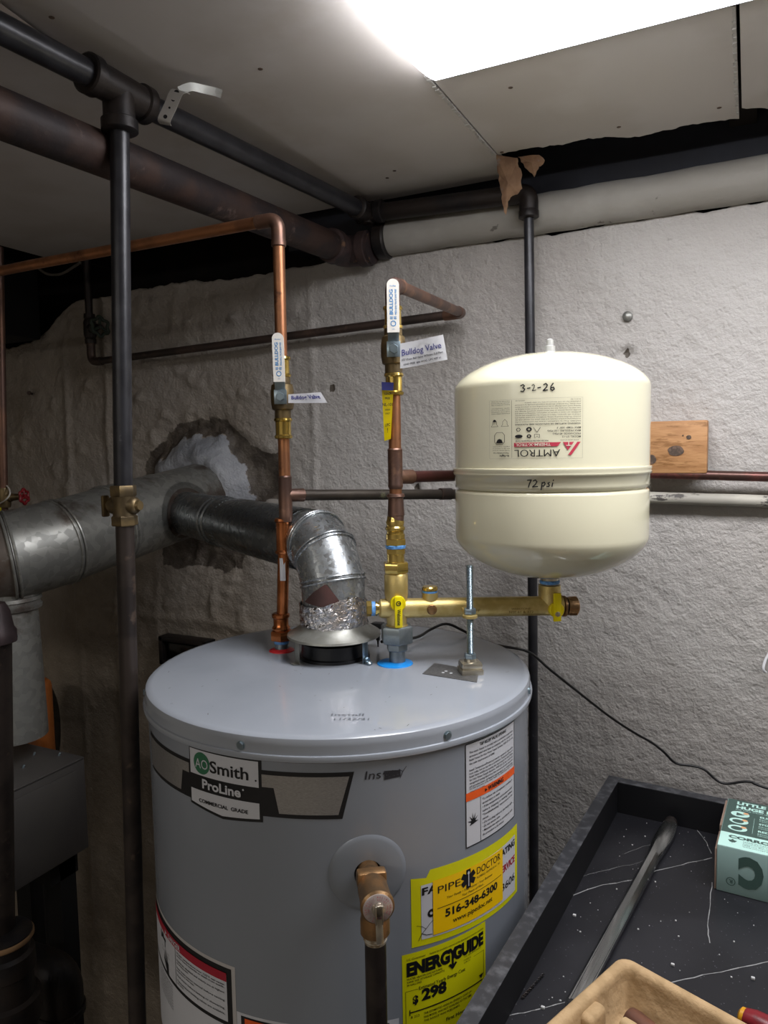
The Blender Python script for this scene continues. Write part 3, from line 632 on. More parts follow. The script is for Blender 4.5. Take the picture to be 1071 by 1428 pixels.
# --- relief valve warning label
wl, wr = .1405, .2376; wz0, wz1 = 1.2615, 1.3795
def warnbg(b): rect(b, hb, wl, wz0, wr, wz1, .0003)
wlab = part_print('warning_label', heater, warnbg, M_label)
def warnk(b):
    frame(b, hb, wl, wz0, wr, wz1, .0011, .0006); rect(b, hb, wl + .023, wz0, wl + .0236, 1.3135, .0006)
    text(b, hb, 'T&P RELIEF VALVE OPENING', (wl + wr) / 2, 1.3725, .0035, w=.052, al='c', bold=.02)
    para(b, hb, ['This water heater is provided with a combination temperature', '/pressure relief valve listed as complying with the standard for', 'Relief Valves for Hot Water Supply Systems, ANSI Z21.22, and', 'the code requirements of ASME.'], wl + .006, 1.3675, .0024, .0042, .086, bold=.008)
    para(b, hb, ['Install Temperature/Pressure protective equipment required by', 'local codes, but not less than a combination Temperature/Pressure', 'Relief Valve certified as meeting the requirements for Relief Valves', 'for Hot Water Supply Systems, ANSI Z21.22, by a nationally', 'recognized testing laboratory that maintains periodic inspection', 'of production of listed equipment or materials.'], wl + .006, 1.3475, .0024, .0037, .086, bold=.008)
    para(b, hb, ['For safe operation of the water heater, the Relief Valve must not be', 'removed or plugged.'], wl + .006, 1.3265, .0022, .0033, .086)
    text(b, hb, 'WARNING', (wl + wr) / 2 + .003, 1.3168, .0052, w=.031, al='c', bold=.03, off=.001)
    disc(b, hb, (wl + wr) / 2 - .0165, 1.3187, .0026, .001, 3)
    para(b, hb, ['To reduce risk of explosion resulting in', 'serious injury or death:', '\u2022 If the temperature and pressure relief', '  valve is dripping or leaking, follow', '  "Troubleshooting" instructions in the', '  manual.', '\u2022 Do not plug valve or discharge pipe.', '\u2022 Do not remove valve.', '\u2022 Maintain the valve in accordance with', '  the procedure in the manual.'], wl + .0265, 1.3085, .0026, .0046, .064, bold=.01)
    rg = random.Random(5); c = (wl + .0115, 1.2885); pts = []
    for k in range(14):
        a = PI * k / 13 * 1.2 - .3; r = (.0085 + .003 * rg.random()) if k % 2 else .004; pts.append((c[0] + r * .8 * math.cos(a), c[1] + r * math.sin(a)))
    for p, q in zip(pts, pts[1:]): b.faces.new([b.verts.new(hb(x, y, .0006)) for x, y in ((c[0], c[1] - .002), p, q)])
part_print('warning_band', wlab, lambda b: rect(b, hb, wl + .0005, 1.3145, wr - .0005, 1.3238, .0007), M_ink_orange)
part_print('printed_lettering', wlab, warnk, M_black)
# --- family heating sticker, with the amber plumber's sticker over it
pl, prr = .0701, .2464; pz0, pz1 = 1.1665, 1.2485
ys = part_print('contractor_label', heater, lambda b: poly(b, hb, [(pl, pz0 + .004), (prr, pz0 - .004), (prr, pz1), (.093, pz1 + .004), (.088, pz1 - .004), (pl, pz1 - .001)], off=.0003), M_paper_y)
part_print('white_panel', ys, lambda b: poly(b, hb, [(pl + .0115, pz0 + .0105), (prr - .008, pz0 + .002), (prr - .008, pz1 - .010), (pl + .0115, pz1 - .011)], off=.0006), M_label)
part_print('black_lettering', ys, lambda b: text(b, hb, 'FAMILY', pl + .0125, 1.2265, .0082, w=.055, off=.0009, bold=.035), M_black)
part_print('black_lettering', ys, lambda b: (text(b, hb, 'ATING', prr - .0095, 1.2268, .0078, w=.034, al='r', off=.0009, bold=.035)), M_black)
part_print('black_lettering', ys, lambda b: (text(b, hb, '516-364-3606', prr - .010, 1.1838, .0095, w=.098, al='r', off=.0009, bold=.01)), M_black)
part_print('printed_emblem', ys, lambda b: disc(b, hb, .0935, 1.204, .0045, .0009, 20, r_in=.0018), M_black)
part_print('crease_mark', ys, lambda b: (stroke(b, hb, [(.078, 1.177), (.082, 1.184), (.087, 1.188), (.092, 1.193), (.097, 1.196)], .0006, .0009), stroke(b, hb, [(.082, 1.184), (.087, 1.181), (.094, 1.180)], .0008, .0009), stroke(b, hb, [(.076, 1.194), (.082, 1.192), (.087, 1.188)], .0005, .0009)), M_black)
part_print('red_lettering', ys, lambda b: text(b, hb, 'SERVICE', prr - .0095, 1.2062, .0085, w=.039, al='r', off=.0009, bold=.035), M_ink_darkred)
al, ar = .0955, .2048
am = part_print('plumber_sticker', heater, lambda b: poly(b, hb, [(al, 1.1785), (ar, 1.1745), (ar, 1.2378), (al, 1.2395)], off=.0012), M_paper_or)
am['label'] = 'amber plumber sticker pasted over the yellow label'
def amb(b):
    text(b, hb, 'PIPE', al + .006, 1.2235, .0085, w=.030, off=.0015); text(b, hb, 'DOCTOR', al + .0605, 1.2265, .0085, w=.043, off=.0015)
    text(b, hb, 'PLUMBING, HEATING & A/C, INC.', al + .0605, 1.2215, .0026, w=.043, off=.0015)
    text(b, hb, 'Your Family \u2022 Your Home \u2022 Your Business', al + .052, 1.2145, .0028, w=.07, al='c', off=.0015, shear=.2); text(b, hb, 'Your Peace of Mind...', al + .055, 1.2098, .0028, w=.035, al='c', off=.0015, shear=.2)
    rect(b, hb, al + .005, 1.2065, ar - .004, 1.2072, .0015)
    text(b, hb, '516-348-6300', al + .056, 1.1945, .0088, w=.082, al='c', off=.0015, bold=.035); text(b, hb, 'www.pipedoc.net', al + .056, 1.1845, .0058, w=.062, al='c', off=.0015, bold=.01)
    c = (al + .0475, 1.2268)
    for k in range(3):
        a = PI / 2 + k * PI / 3; dx, dy = math.cos(a), math.sin(a); L, W = .0108, .0032
        b.faces.new([b.verts.new(hb(c[0] + dx * s * L - dy * t * W, c[1] + dy * s * L + dx * t * W, .0015 + k * .00005)) for s, t in ((-1, -1), (1, -1), (1, 1), (-1, 1))])
part_print('printed_lettering', am, amb, M_black)
part_print('staff_emblem', am, lambda b: (rect(b, hb, al + .0469, 1.2185, al + .0481, 1.2355, .0019), disc(b, hb, al + .0475, 1.2335, .0017, .0019, 14)), M_label)
# --- energy label
el, er = .0588, .1708; ez1 = 1.1648
eg = part_print('energy_label', heater, lambda b: rect(b, hb, el, 1.02, er, ez1, .0003), M_paper_y)
def egt(b):
    text(b, hb, 'U.S. Government', el + .005, ez1 - .0075, .0026, w=.022, shear=.2); text(b, hb, 'Federal law prohibits removal of this label before consumer purchase', er - .004, ez1 - .0075, .0024, w=.076, al='r', shear=.2)
    text(b, hb, 'ENERG', el + .005, ez1 - .0245, .0145, w=.053, bold=.06); text(b, hb, 'Y', el + .0555, ez1 - .0225, .0125, w=.0125, bold=.06); text(b, hb, 'GUIDE', er - .004, ez1 - .0245, .0145, w=.045, al='r', bold=.06)
    cx = el + .0615; rect(b, hb, cx - .0014, ez1 - .030, cx + .0014, ez1 - .018, .0007); poly(b, hb, [(cx - .006, ez1 - .0285), (cx, ez1 - .0345), (cx + .006, ez1 - .0285), (cx + .0035, ez1 - .0268), (cx, ez1 - .0298), (cx - .0035, ez1 - .0268)], off=.0008)
    text(b, hb, 'U.S. GAS EFFICIENCY', er - .008, ez1 - .028, .0018, w=.026, al='r')
    para(b, hb, ['WATER HEATER-GAS NATURAL', 'TANK SIZE (STORAGE CAPACITY)', '50 GALLONS'], el + .005, ez1 - .0295, .0022, .0033, .04, bold=.01)
    para(b, hb, ['MODEL(S)', 'GCRL 50'], er - .035, ez1 - .032, .0018, .003, .02)
    stroke(b, hb, [(el + .0035, 1.03), (el + .0035, ez1 - .042), (el + .018, ez1 - .042)], .0004); stroke(b, hb, [(er - .0035, 1.03), (er - .0035, ez1 - .033), (er - .02, ez1 - .033)], .0004)
    text(b, hb, 'Estimated Yearly Energy Cost', el + .019, ez1 - .0435, .0042, w=.06, bold=.008)
    text(b, hb, '$', el + .0115, ez1 - .0575, .009, w=.0065, bold=.045); text(b, hb, '298', el + .022, ez1 - .0565, .0125, w=.031, bold=.05)
    rect(b, hb, el + .008, ez1 - .0675, er - .006, ez1 - .0660, .0007); rect(b, hb, el + .0075, ez1 - .070, el + .0085, ez1 - .0635, .0007); poly(b, hb, [(er - .012, ez1 - .0595), (er - .004, ez1 - .0595), (er - .008, ez1 - .0645)], off=.0007)
    text(b, hb, '$ 223', el + .009, ez1 - .0735, .0028, w=.010)
    para(b, hb, ['THE ESTIMATED ANNUAL ENERGY COST OF', 'THIS MODEL WAS NOT AVAILABLE AT THE TIME', 'THE RANGE WAS PUBLISHED.'], el + .024, ez1 - .0735, .0026, .0042, .064, bold=.008)
    text(b, hb, 'First Hour Rating', el + .052, ez1 - .0915, .0042, w=.044, bold=.02)
part_print('printed_lettering', eg, egt, M_black)
# --- danger label, lower left
dl, dr = D2U(-135), D2U(-89); dz1 = 1.1455
dg = part_print('danger_label', heater, lambda b: rect(b, hb, dl, .98, dr, dz1, .0003), mat('label_frame_grey', 'b4b0ae', rough=.5))
part_print('black_border', dg, lambda b: rect(b, hb, dl + .002, .98, dr - .005, dz1 - .004, .0006), M_black)
part_print('white_panel', dg, lambda b: (rect(b, hb, dl + .004, 1.079, dr - .0115, 1.1335, .0009), rect(b, hb, dl + .004, .98, dr - .0115, 1.0745, .0009)), M_label)
part_print('danger_band', dg, lambda b: rect(b, hb, dl + .004, 1.1255, dr - .0115, 1.1355, .0012), M_ink_darkred)
def dgt(b):
    x0, x1 = dl + .004, dr - .0115; xm = D2U(-113)
    rect(b, hb, xm, 1.079, xm + .0008, 1.1255, .0012)
    para(b, hb, ['Water temperature over 125\u00b0F can cause', 'severe burns instantly or death from scalds.', '', 'Children, disabled and elderly are at highest', 'risk of being scalded.', '', 'See instruction manual before setting', 'temperature at water heater.', '', 'Feel water before bathing or showering.', '', 'Temperature limiting valves are available,', 'see manual.'], xm + .0035, 1.1205, .0023, .0031, x1 - xm - .007, off=.0012, bold=.01)
    para(b, hb, ['FOR YOUR SAFETY READ BEFORE OPERATING'] + ['If you do not follow these instructions exactly, a fire may result'] * 8, x0 + .03, 1.069, .0022, .0036, .05, off=.0012)
    # a hand under a running tap
    c = (D2U(-120), 1.09)
    for k, (dx, h) in enumerate(((-.006, .016), (-.002, .019), (.002, .018), (.006, .014))): poly(b, hb, [(c[0] + dx - .0012, c[1]), (c[0] + dx + .0012, c[1]), (c[0] + dx * .6, c[1] + h)], off=.0012)
    poly(b, hb, [(c[0] - .008, c[1] + .002), (c[0] + .008, c[1] + .002), (c[0] + .009, c[1] - .011), (c[0] + .002, c[1] - .011)], off=.0012)
    rect(b, hb, c[0] - .003, 1.108, c[0] - .001, 1.116, .0012); rect(b, hb, c[0] - .014, 1.1155, c[0] + .001, 1.119, .0012); disc(b, hb, c[0] - .009, 1.121, .003, .0012, 8); rect(b, hb, c[0] - .018, 1.113, c[0] - .015, 1.123, .0012)
    stroke(b, hb, [(c[0] - .016, 1.104), (c[0] + .012, 1.104)], .0004, .0012); stroke(b, hb, [(c[0] - .016, 1.10), (c[0] + .012, 1.10)], .0004, .0012)
part_print('printed_lettering', dg, dgt, M_black)
part_print('danger_lettering', dg, lambda b: (text(b, hb, 'DANGER', D2U(-113.5), 1.1275, .0062, w=.032, al='c', off=.0016, bold=.02), disc(b, hb, D2U(-119.2), 1.1302, .0035, .0016, 3)), M_label)
b2 = part_print('operating_label', heater, lambda b: rect(b, hb, D2U(-88.9), .98, D2U(-47.5), 1.0955, .0003), M_label)
part_print('black_border', b2, lambda b: (rect(b, hb, D2U(-87.6), .98, D2U(-66), 1.0925, .0006), rect(b, hb, D2U(-62), .98, D2U(-50), 1.0925, .0006)), M_black)
part_print('orange_band', b2, lambda b: rect(b, hb, D2U(-86.5), 1.08, D2U(-67), 1.0905, .0009), M_ink_orange)

# ------------------------------------------------------------------ relief valve and its discharge pipe
z0 = 1.2625
t = thing('relief_valve', 'bronze temperature and pressure relief valve on the heater front', 'valve', tp + tn * .03 - V((0, 0, .04)))
b = BM(); o0 = V((tp.x, tp.y, z0 + .004)); lathe(b, o0, tn, [(-.004, .0108), (.012, .0108), (.014, .0125), (.03, .0135), (.034, .015), (.060, .0155), (.062, .0165), (.066, .0165), (.068, .0145)], 32)
lathe(b, o0 + tn * .046, (0, 0, -1), [(0, .014), (.02, .0135), (.024, .0145), (.038, .0145), (.040, .012)], 28); box(b, o0 + tn * .026 + V((0, 0, .006)), (.030, .014, .016), (tn.cross(V((0, 0, 1))), tn, V((0, 0, 1))), bev=.003); obj('body', b, M_bronze, t)
b = BM(); lathe(b, o0 + tn * .067, tn, [(0, .0145), (.0015, .0145), (.0022, .0135), (.0022, 0)], 32); cap = obj('cap_plate', b, mat('cap_plate_tin', 'b8a8a4', 'c4b8b4', rough=.35, metal=.5, scale=200), t)
cm = planemap(o0 + tn * .0694, tn.cross(V((0, 0, 1))) * -1, (0, 0, 1))
def ringtext(b):
    s = 'RELIEF VALVE \u2022 210\u00b0F \u2022 150 PSI \u2022 '
    for rr, hh in ((.0112, .0018), (.0085, .0015)):
        for k, ch in enumerate(s):
            if ch == ' ': continue
            a = PI / 2 - 2 * PI * k / len(s); text(b, cm, ch, rr * math.cos(a), rr * math.sin(a), hh, al='c', rot=math.degrees(a) - 90, off=.0001)
part_print('red_lettering', cap, ringtext, M_ink_red)
b = BM(); lathe(b, o0 + tn * .069, tn, [(0, .0065), (.003, .006), (.004, .004)], 20); q = o0 + tn * .074; ax = (tn.cross(V((0, 0, 1))), V((0, 0, 1)), tn)
for s in (-1, 1): box(b, q + ax[0] * .0032 * s + V((0, 0, -.002)), (.0012, .018, .006), ax, bev=.0003)
box(b, q + V((0, 0, .0055)), (.0075, .003, .004), ax, bev=.0004); box(b, q + tn * .002 + V((0, 0, -.018)), (.007, .022, .0012), (ax[0], (V((0, 0, 1)) - tn * .25).normalized(), (tn + V((0, 0, .25))).normalized()), bev=.0004); obj('test_lever', b, M_nickel, t)
pp = o0 + tn * .046; t = thing('discharge_pipe', 'black steel discharge pipe hanging down from the relief valve', 'pipe', (pp.x, pp.y, .15))
b = BM(); cyl(b, (pp.x, pp.y, z0 - .032), (pp.x + .002, pp.y - .006, .15), .0106, seg=28, bev=.001); obj('pipe', b, M_iron_brown, t)
b = BM(); lathe(b, (pp.x, pp.y, z0 - .032), (0, 0, -1), [(0, .0115)] + [(.001 * k + .0005, .0118 - .0006 * (k % 2)) for k in range(10)] + [(.012, .0106)], 28); o = obj('sealing_tape', b, mat('dope_stained_tape', 'a8a090', '7d6a50', rough=.7, scale=150), t); o['label'] = 'pale thread sealant at the top of the pipe'
# ------------------------------------------------------------------ draft hood, vent connector, flue
t = thing('draft_hood', 'shallow metal draft hood on thin legs over the flue opening', 'draft hood', FC)
b = BM(); zs = HZ + .033
rings = []
for r, z in ((.0475, zs + .015), (.0500, zs + .0105), (.0655, zs + .001), (.0665, zs - .002), (.0655, zs - .002), (.049, zs + .0085), (.0465, zs + .014)):
    rings.append([b.verts.new((FC.x + r * math.cos(2 * PI * k / 48), FC.y + r * math.sin(2 * PI * k / 48), z)) for k in range(48)])
for a, c in zip(rings, rings[1:] + rings[:1]):
    for k in range(48): b.faces.new((a[k], a[(k + 1) % 48], c[(k + 1) % 48], c[k]))
obj('skirt', b, M_skirt, t)
for px, py, foot in ((414, 926, 0), (512, 926, 1), (530, 893, 0), (455, 893, 0)):
    p = P(px, py, Z=HZ); n = V((p.x - FC.x, p.y - FC.y, 0)).normalized(); s = n.cross(V((0, 0, 1))); c = V((FC.x, FC.y, 0)) + n * .0615; b = BM()
    box(b, (c.x, c.y, HZ + .0165), (.0105, .0009, .031), (s, n, V((0, 0, 1))), bev=.0002); box(b, (c.x + n.x * .004, c.y + n.y * .004, HZ + .0009), (.0105, .009, .0009), (s, n, V((0, 0, 1))))
    lg = obj('leg', b, M_zinc if foot else M_skirt, t)
    if foot:
        b = BM(); lathe(b, (c.x + n.x * .006, c.y + n.y * .006, HZ + .001), (0, 0, 1), [(0, .005), (.0012, .0055), (.003, .0045), (.0042, .002), (.0042, 0)], 16); hexnut(b, (c.x + n.x * .0015, c.y + n.y * .0015, HZ + .0055), n, .0042, .004); obj('leg_screw', b, M_zinc, lg)
b = BM(); p = P(527, 885, Z=HZ + .02); box(b, (p.x, p.y, HZ + .034), (.016, .014, .008), bev=.001); lathe(b, (p.x, p.y, HZ + .03), (0, 0, -1), [(0, .003), (.018, .003), (.019, .0015), (.028, .0012)], 12); obj('spill_switch', b, M_blackplastic, t)

vd = V((-.86, .51, 0)).normalized(); v0 = V((FC.x, FC.y, HZ + .038)); vr = .0445
t = thing('vent_connector', 'galvanised steel vent pipe with segmented elbow and foil tape above the draft hood', 'vent pipe', v0)
J1 = V((FC.x, FC.y, HZ + .108)); J2 = J1 + vd * .021 + V((0, 0, .0364)); J3 = J2 + vd * .024 + V((0, 0, .014)); pts = [v0, J1, J2, J3, J3 + vd * .035]
for i in range(len(pts) - 1):
    b = BM(); a0, a1 = pts[i], pts[i + 1]; pp_ = [pts[i - 1] if i else a0 - (a1 - a0), a0, a1, pts[i + 2] if i + 2 < len(pts) else a1 + (a1 - a0)]
    # one mitred gore
    dd = (a1 - a0).normalized(); x, y, z = basis(dd, (0.3, .9, .1)); rg = []
    for q, pv, nx in ((a0, pp_[0], a1), (a1, a0, pp_[3])):
        bis = ((q - pv).normalized() + (nx - q).normalized()).normalized()
        for sgn in ((1,) if True else ()):
            rr = []
            for k in range(48):
                w_ = (x * math.cos(2 * PI * k / 48) + y * math.sin(2 * PI * k / 48)) * (vr + .0006 * (i % 2)); rr.append(b.verts.new(q + w_ - dd * (w_.dot(bis) / dd.dot(bis))))
            rg.append(rr)
    for k in range(48): b.faces.new((rg[0][k], rg[0][(k + 1) % 48], rg[1][(k + 1) % 48], rg[1][k]))
    g = obj('elbow_gore', b, M_galv, t)
    if 0 < i:
        bis = ((a0 - pp_[0]).normalized() + dd).normalized(); b = BM(); pv = []
        for k in range(49):
            w_ = (x * math.cos(2 * PI * k / 48) + y * math.sin(2 * PI * k / 48)) * (vr + .0008); pv.append(a0 + w_ - dd * (w_.dot(bis) / dd.dot(bis)))
        for off in (-.0028, .0028): sweep(b, [q + bis * off for q in pv], .0016, 8, cap=False)
        obj('seam_bead', b, M_galv, g)
vm = cylmap(FC.x, FC.y, vr + .0008, -62); uu = lambda px: (px - 467) / 985
b = BM(); poly(b, vm, [(uu(424), HZ + .084), (uu(441), HZ + .099), (uu(457), HZ + .110), (uu(461), HZ + .110), (uu(474), HZ + .092), (uu(484), HZ + .075), (uu(455), HZ + .079)], off=.0012, du=.004); o = obj('bare_patch', b, mat('primer_brown', '5c3e3a', '4a3330', rough=.45), t, recalc=False); o['label'] = 'brown triangle where the tape was peeled'
b = BM(); rings = []; rg = random.Random(4); NS, NZ = 96, 12
for j in range(NZ + 1):
    row = []
    for k in range(NS):
        a = 2 * PI * k / NS; z = HZ + .058 + .024 * j / NZ; r = vr + .0028 + .0018 * (rg.random() - .5) + .0007 * math.sin(a * 23 + j)
        top = HZ + .077 + (.014 * max(0, math.cos(a - R_(-28))) ** 4) + .0015 * rg.random(); z = HZ + .040 + (top - HZ - .040) * j / NZ
        row.append(b.verts.new((FC.x + r * math.cos(a), FC.y + r * math.sin(a), z)))
    rings.append(row)
for a, c in zip(rings, rings[1:]):
    for k in range(NS): b.faces.new((a[k], a[(k + 1) % NS], c[(k + 1) % NS], c[k]))
o = obj('foil_tape', b, M_foil, t, ang=20); o['label'] = 'crinkled aluminium foil tape'
FX = -1.13
e0 = pts[-1]; e1 = V((FX + .07, 1.205, e0.z + .006)); vdir = (e1 - e0).normalized(); Lv = (e1 - e0).length
b = BM(); lathe(b, e0 - vdir * .005, vdir, [(0, vr + .002), (.002, vr + .0028), (Lv * .48, vr + .0028), (Lv * .48 + .001, vr + .0005)], 48); obj('straight_pipe', b, M_galv_smooth, t)
b = BM(); pr = [(Lv * .46, vr + .001)]
for c_ in (.60, .64): pr += [(Lv * c_ - .004, vr + .001), (Lv * c_ - .001, vr + .0035), (Lv * c_ + .001, vr + .0035), (Lv * c_ + .004, vr + .001)]
pr += [(Lv + .02, vr + .001)]; lathe(b, e0, vdir, pr, 48); obj('straight_pipe', b, M_galv_smooth, t)
b = BM()
for k in range(40):
    a = 2 * PI * k / 40; x, y, z = basis(vdir); q = e0 + vdir * (Lv * .535) + (x * math.cos(a) + y * math.sin(a)) * (vr + .001); box(b, q, (.0012, .0022, .020), (x * math.cos(a) + y * math.sin(a), -x * math.sin(a) + y * math.cos(a), z))
obj('crimp', b, M_galv_smooth, t)

t = thing('flue_pipe', 'large dull galvanised flue pipe entering the mortar ring in the back wall', 'flue pipe', (FX, 1.0, 1.45))
fr = .0775
fp = [V((FX, 1.362, 1.603)), V((FX, 1.20, 1.580)), V((FX, 1.06, 1.560)), V((FX - .005, .945, 1.541)), V((FX - .030, .860, 1.526)), V((FX - .09, .80, 1.519)), V((FX - .42, .70, 1.512))]
mts = [M_galv_dull, M_galv_dull, M_galv_dull, M_galv_dull, M_galv_rust, M_galv_rust]
for i in range(len(fp) - 1):
    b = BM(); a0, a1 = fp[i], fp[i + 1]; dd = (a1 - a0).normalized(); x, y, z = basis(dd, (0, 0, 1)); rg = []
    pv0 = fp[i - 1] if i else a0 - dd; nx1 = fp[i + 2] if i + 2 < len(fp) else a1 + dd; rr0 = fr + .0012 * (i % 2)
    for q, pv, nx in ((a0, pv0, a1), (a1, a0, nx1)):
        bis = ((q - pv).normalized() + (nx - q).normalized()).normalized(); rg.append([b.verts.new(q + (w_ := (x * math.cos(2 * PI * k / 56) + y * math.sin(2 * PI * k / 56)) * rr0) - dd * (w_.dot(bis) / dd.dot(bis))) for k in range(56)])
    for k in range(56): b.faces.new((rg[0][k], rg[0][(k + 1) % 56], rg[1][(k + 1) % 56], rg[1][k]))
    g = obj('pipe_section', b, mts[i], t)
    if i >= 2 and i <= 4:
        bis = ((a0 - pv0).normalized() + dd).normalized(); b = BM(); pv = []
        for k in range(57):
            w_ = (x * math.cos(2 * PI * k / 56) + y * math.sin(2 * PI * k / 56)) * (fr + .001); pv.append(a0 + w_ - dd * (w_.dot(bis) / dd.dot(bis)))
        for off in (-.004, .004): sweep(b, [q + bis * off for q in pv], .0026, 8, cap=False)
        obj('seam_bead', b, M_galv_dull, g)
def saddle(r0, r1, off, mt):
    b = BM(); x, y, z = basis(vdir); ax_ = (fp[1] - fp[2]).normalized(); rr = []
    for j in range(5):
        rho = r0 + (r1 - r0) * j / 4; row = []
        for k in range(56):
            p = e0 + (x * math.cos(2 * PI * k / 56) + y * math.sin(2 * PI * k / 56)) * rho; w_ = p - fp[1]; w_ = w_ - ax_ * w_.dot(ax_); dv = vdir - ax_ * vdir.dot(ax_)
            A = dv.dot(dv); B = 2 * w_.dot(dv); C_ = w_.dot(w_) - (fr + off) ** 2; D = max(0, B * B - 4 * A * C_); row.append(b.verts.new(p + vdir * ((-B - D ** .5) / 2 / A)))
        rr.append(row)
    for a, c in zip(rr, rr[1:]):
        for k in range(56): b.faces.new((a[k], a[(k + 1) % 56], c[(k + 1) % 56], c[k]))
    bmesh.ops.solidify(b, geom=b.faces[:], thickness=.001); return obj('branch_collar', b, mt, t)
saddle(vr, .0655, .0018, M_galv_dull); o = saddle(vr + .0005, .0535, .0035, M_galv_rust); o['label'] = 'rust-brown sealant round the branch'
b = BM(); tb0 = V((-1.175, .86, 1.50)); lathe(b, tb0, (0, 0, -1), [(0, .055), (.045, .055), (.046, .058), (.052, .059), (.054, .056), (.060, .056), (.062, .059), (.068, .058), (.070, .054)], 48); o = obj('tee_branch', b, M_galv_dull, t)
b = BM(); lathe(b, tb0 - V((0, 0, .068)), (-.01, -.02, -1), [(0, .051), (.03, .053), (.23, .062)], 48); obj('down_pipe', b, M_galv_dull, t)
b = BM()
for px, py in ((14, 886), (21, 884), (22, 888)): q = P(px, py, Y=.815); lathe(b, q, -fwd, [(-.004, .0022), (.002, .0022), (.003, .001)], 10)
obj('rivet', b, M_zinc, t)

# ------------------------------------------------------------------ grey sheet-metal cabinet at the left with the things round it
q1, q2 = P(118, 1057, X=-1.075), P(120, 1187, X=-1.075); bz1, bz0, by1 = q1.z, q2.z + .004, q1.y
t = thing('boiler_cabinet', 'grey sheet-metal boiler cabinet at the left under the flue', 'boiler', (-1.24, by1 - .22, bz0))
b = BM(); boxr(b, -1.42, -1.075, by1 - .45, by1, bz0, bz1, bev=.003); obj('casing', b, M_greybox, t)
b = BM(); boxr(b, -1.074, -1.0715, by1 - .445, by1 - .022, bz0 + .004, bz1 - .014, bev=.001); obj('side_panel', b, M_greybox, t)
b = BM(); boxr(b, -1.418, -1.073, by1 - .448, by1 - .002, bz1, bz1 + .004, bev=.0015); obj('top_cap', b, M_greybox, t)
for px, py in ((82, 1053), (32, 1070), (47, 1052)):
    q = P(px, py, Z=bz1 + .005); b = BM(); lathe(b, (q.x, q.y, bz1 + .003), (.3, .2, 1), [(0, .0022), (.006, .0022), (.007, .001)], 8); obj('screw', b, M_zinc, t)
b = BM(); q = P(90, 1260, X=-1.12); boxr(b, -1.14, -1.10, q.y - .022, q.y + .012, 0, bz0); q = P(66, 1215, X=-1.12); boxr(b, -1.14, -1.10, q.y - .01, q.y + .05, q.z - .02, bz0); obj('support_leg', b, M_dark, t)
b = BM(); q = P(50, 950, Y=1.10); zt = q.z + .02
ax = (V((1, 0, 0)), V((0, 1, 0)), V((0, 0, 1))); ox_ = P(54, 1000, Y=1.10).x; t = thing('orange_post', 'orange round-topped plastic post standing behind the galvanised down pipe', 'post', (ox_, 1.10, 0)); box(b, (ox_, 1.10, zt - .11), (.065, .05, .20), ax, bev=.022, seg=5); obj('orange_head', b, M_orange, t); b = BM(); cyl(b, (ox_, 1.10, 0), (ox_, 1.10, zt - .19), .012); obj('pole', b, M_dark, t)
t = thing('black_drum', 'glossy black rounded drum behind the grey cabinet', 'drum', (P(34, 1042, Y=1.17).x, 1.17, 0))
b = BM(); q = P(34, 1042, Y=1.17); lathe(b, (q.x - .02, q.y, q.z), (.85, .5, 0), [(0, .13), (.004, .150), (.012, .158), (.03, .160), (.045, .154), (.05, .14)], 56); obj('shell', b, M_glossblack, t)
b = BM(); boxr(b, q.x - .02, q.x + .03, q.y - .03, q.y + .03, 0, q.z - .10); obj('stand', b, M_dark, t)

t = thing('rusty_standpipe', 'thick rusty iron pipe with collar at the far left edge', 'pipe', (-.985, .68, 0))
s0 = P(-8, 880, Y=.68); s1 = P(-3, 1300, Y=.68)
b = BM(); sweep(b, [s0 + V((-.001, 0, .5)) * 0 + V((0, 0, .02)), s1], .0235, 28); sweep(b, [s0, s0 + V((-.012, .0, .028))], .0265, 28); obj('pipe', b, M_iron_brown, t)
b = BM(); lathe(b, s0 + V((0, 0, -.012)), (0, 0, 1), [(-.006, .024), (-.004, .029), (.012, .029), (.016, .026), (.04, .022), (.052, .016)], 28); obj('collar', b, mat('dark_rust', '33282a', '403234', rough=.5, metal=.3, scale=30), t)
b = BM(); s2 = P(5, 1315, Y=.68); lathe(b, s2 + V((0, 0, .02)), (0, 0, -1), [(0, .030), (.004, .040), (.012, .041), (.016, .037), (.03, .036), (.034, .042), (.06, .043), (.064, .038), (.10, .040), (.104, .047), (.14, .047), (.145, .04), (s2.z, .04)], 36); obj('union', b, M_iron_dark, t)
b = BM(); lathe(b, s2 + V((0, 0, .014)), (0, 0, -1), [(0, .041), (.002, .0425), (.006, .0425), (.008, .041)], 36); o = obj('gasket', b, mat('old_gasket', '8a6c4c', rough=.8), t); o['label'] = 'tan gasket ring between the flanges'
t = thing('boiler_return_fitting', 'dark iron elbow fitting at the lower left corner', 'pipe fitting', P(85, 1428, Y=.80))
c = P(80, 1362, Y=.80); b = BM(); lathe(b, c + V((-.15, 0, 0)), (1, 0, 0), [(0, .026), (.07, .026), (.072, .034), (.088, .034), (.09, .027), (.11, .03)], 28)
sweep(b, fillet([c + V((-.05, 0, 0)), c + V((.005, 0, 0)), c + V((.005, 0, -.06))], .035), .036, 28); lathe(b, c + V((.005, 0, -.05)), (0, 0, -1), [(0, .037), (.002, .039), (.012, .039), (.014, .02), (.3, .02)], 28); obj('elbow', b, M_iron_dark, t)
b = BM(); cyl(b, c + V((.005, 0, -.30)), c + V((.005, 0, -c.z)), .016); obj('riser', b, M_iron_dark, t)

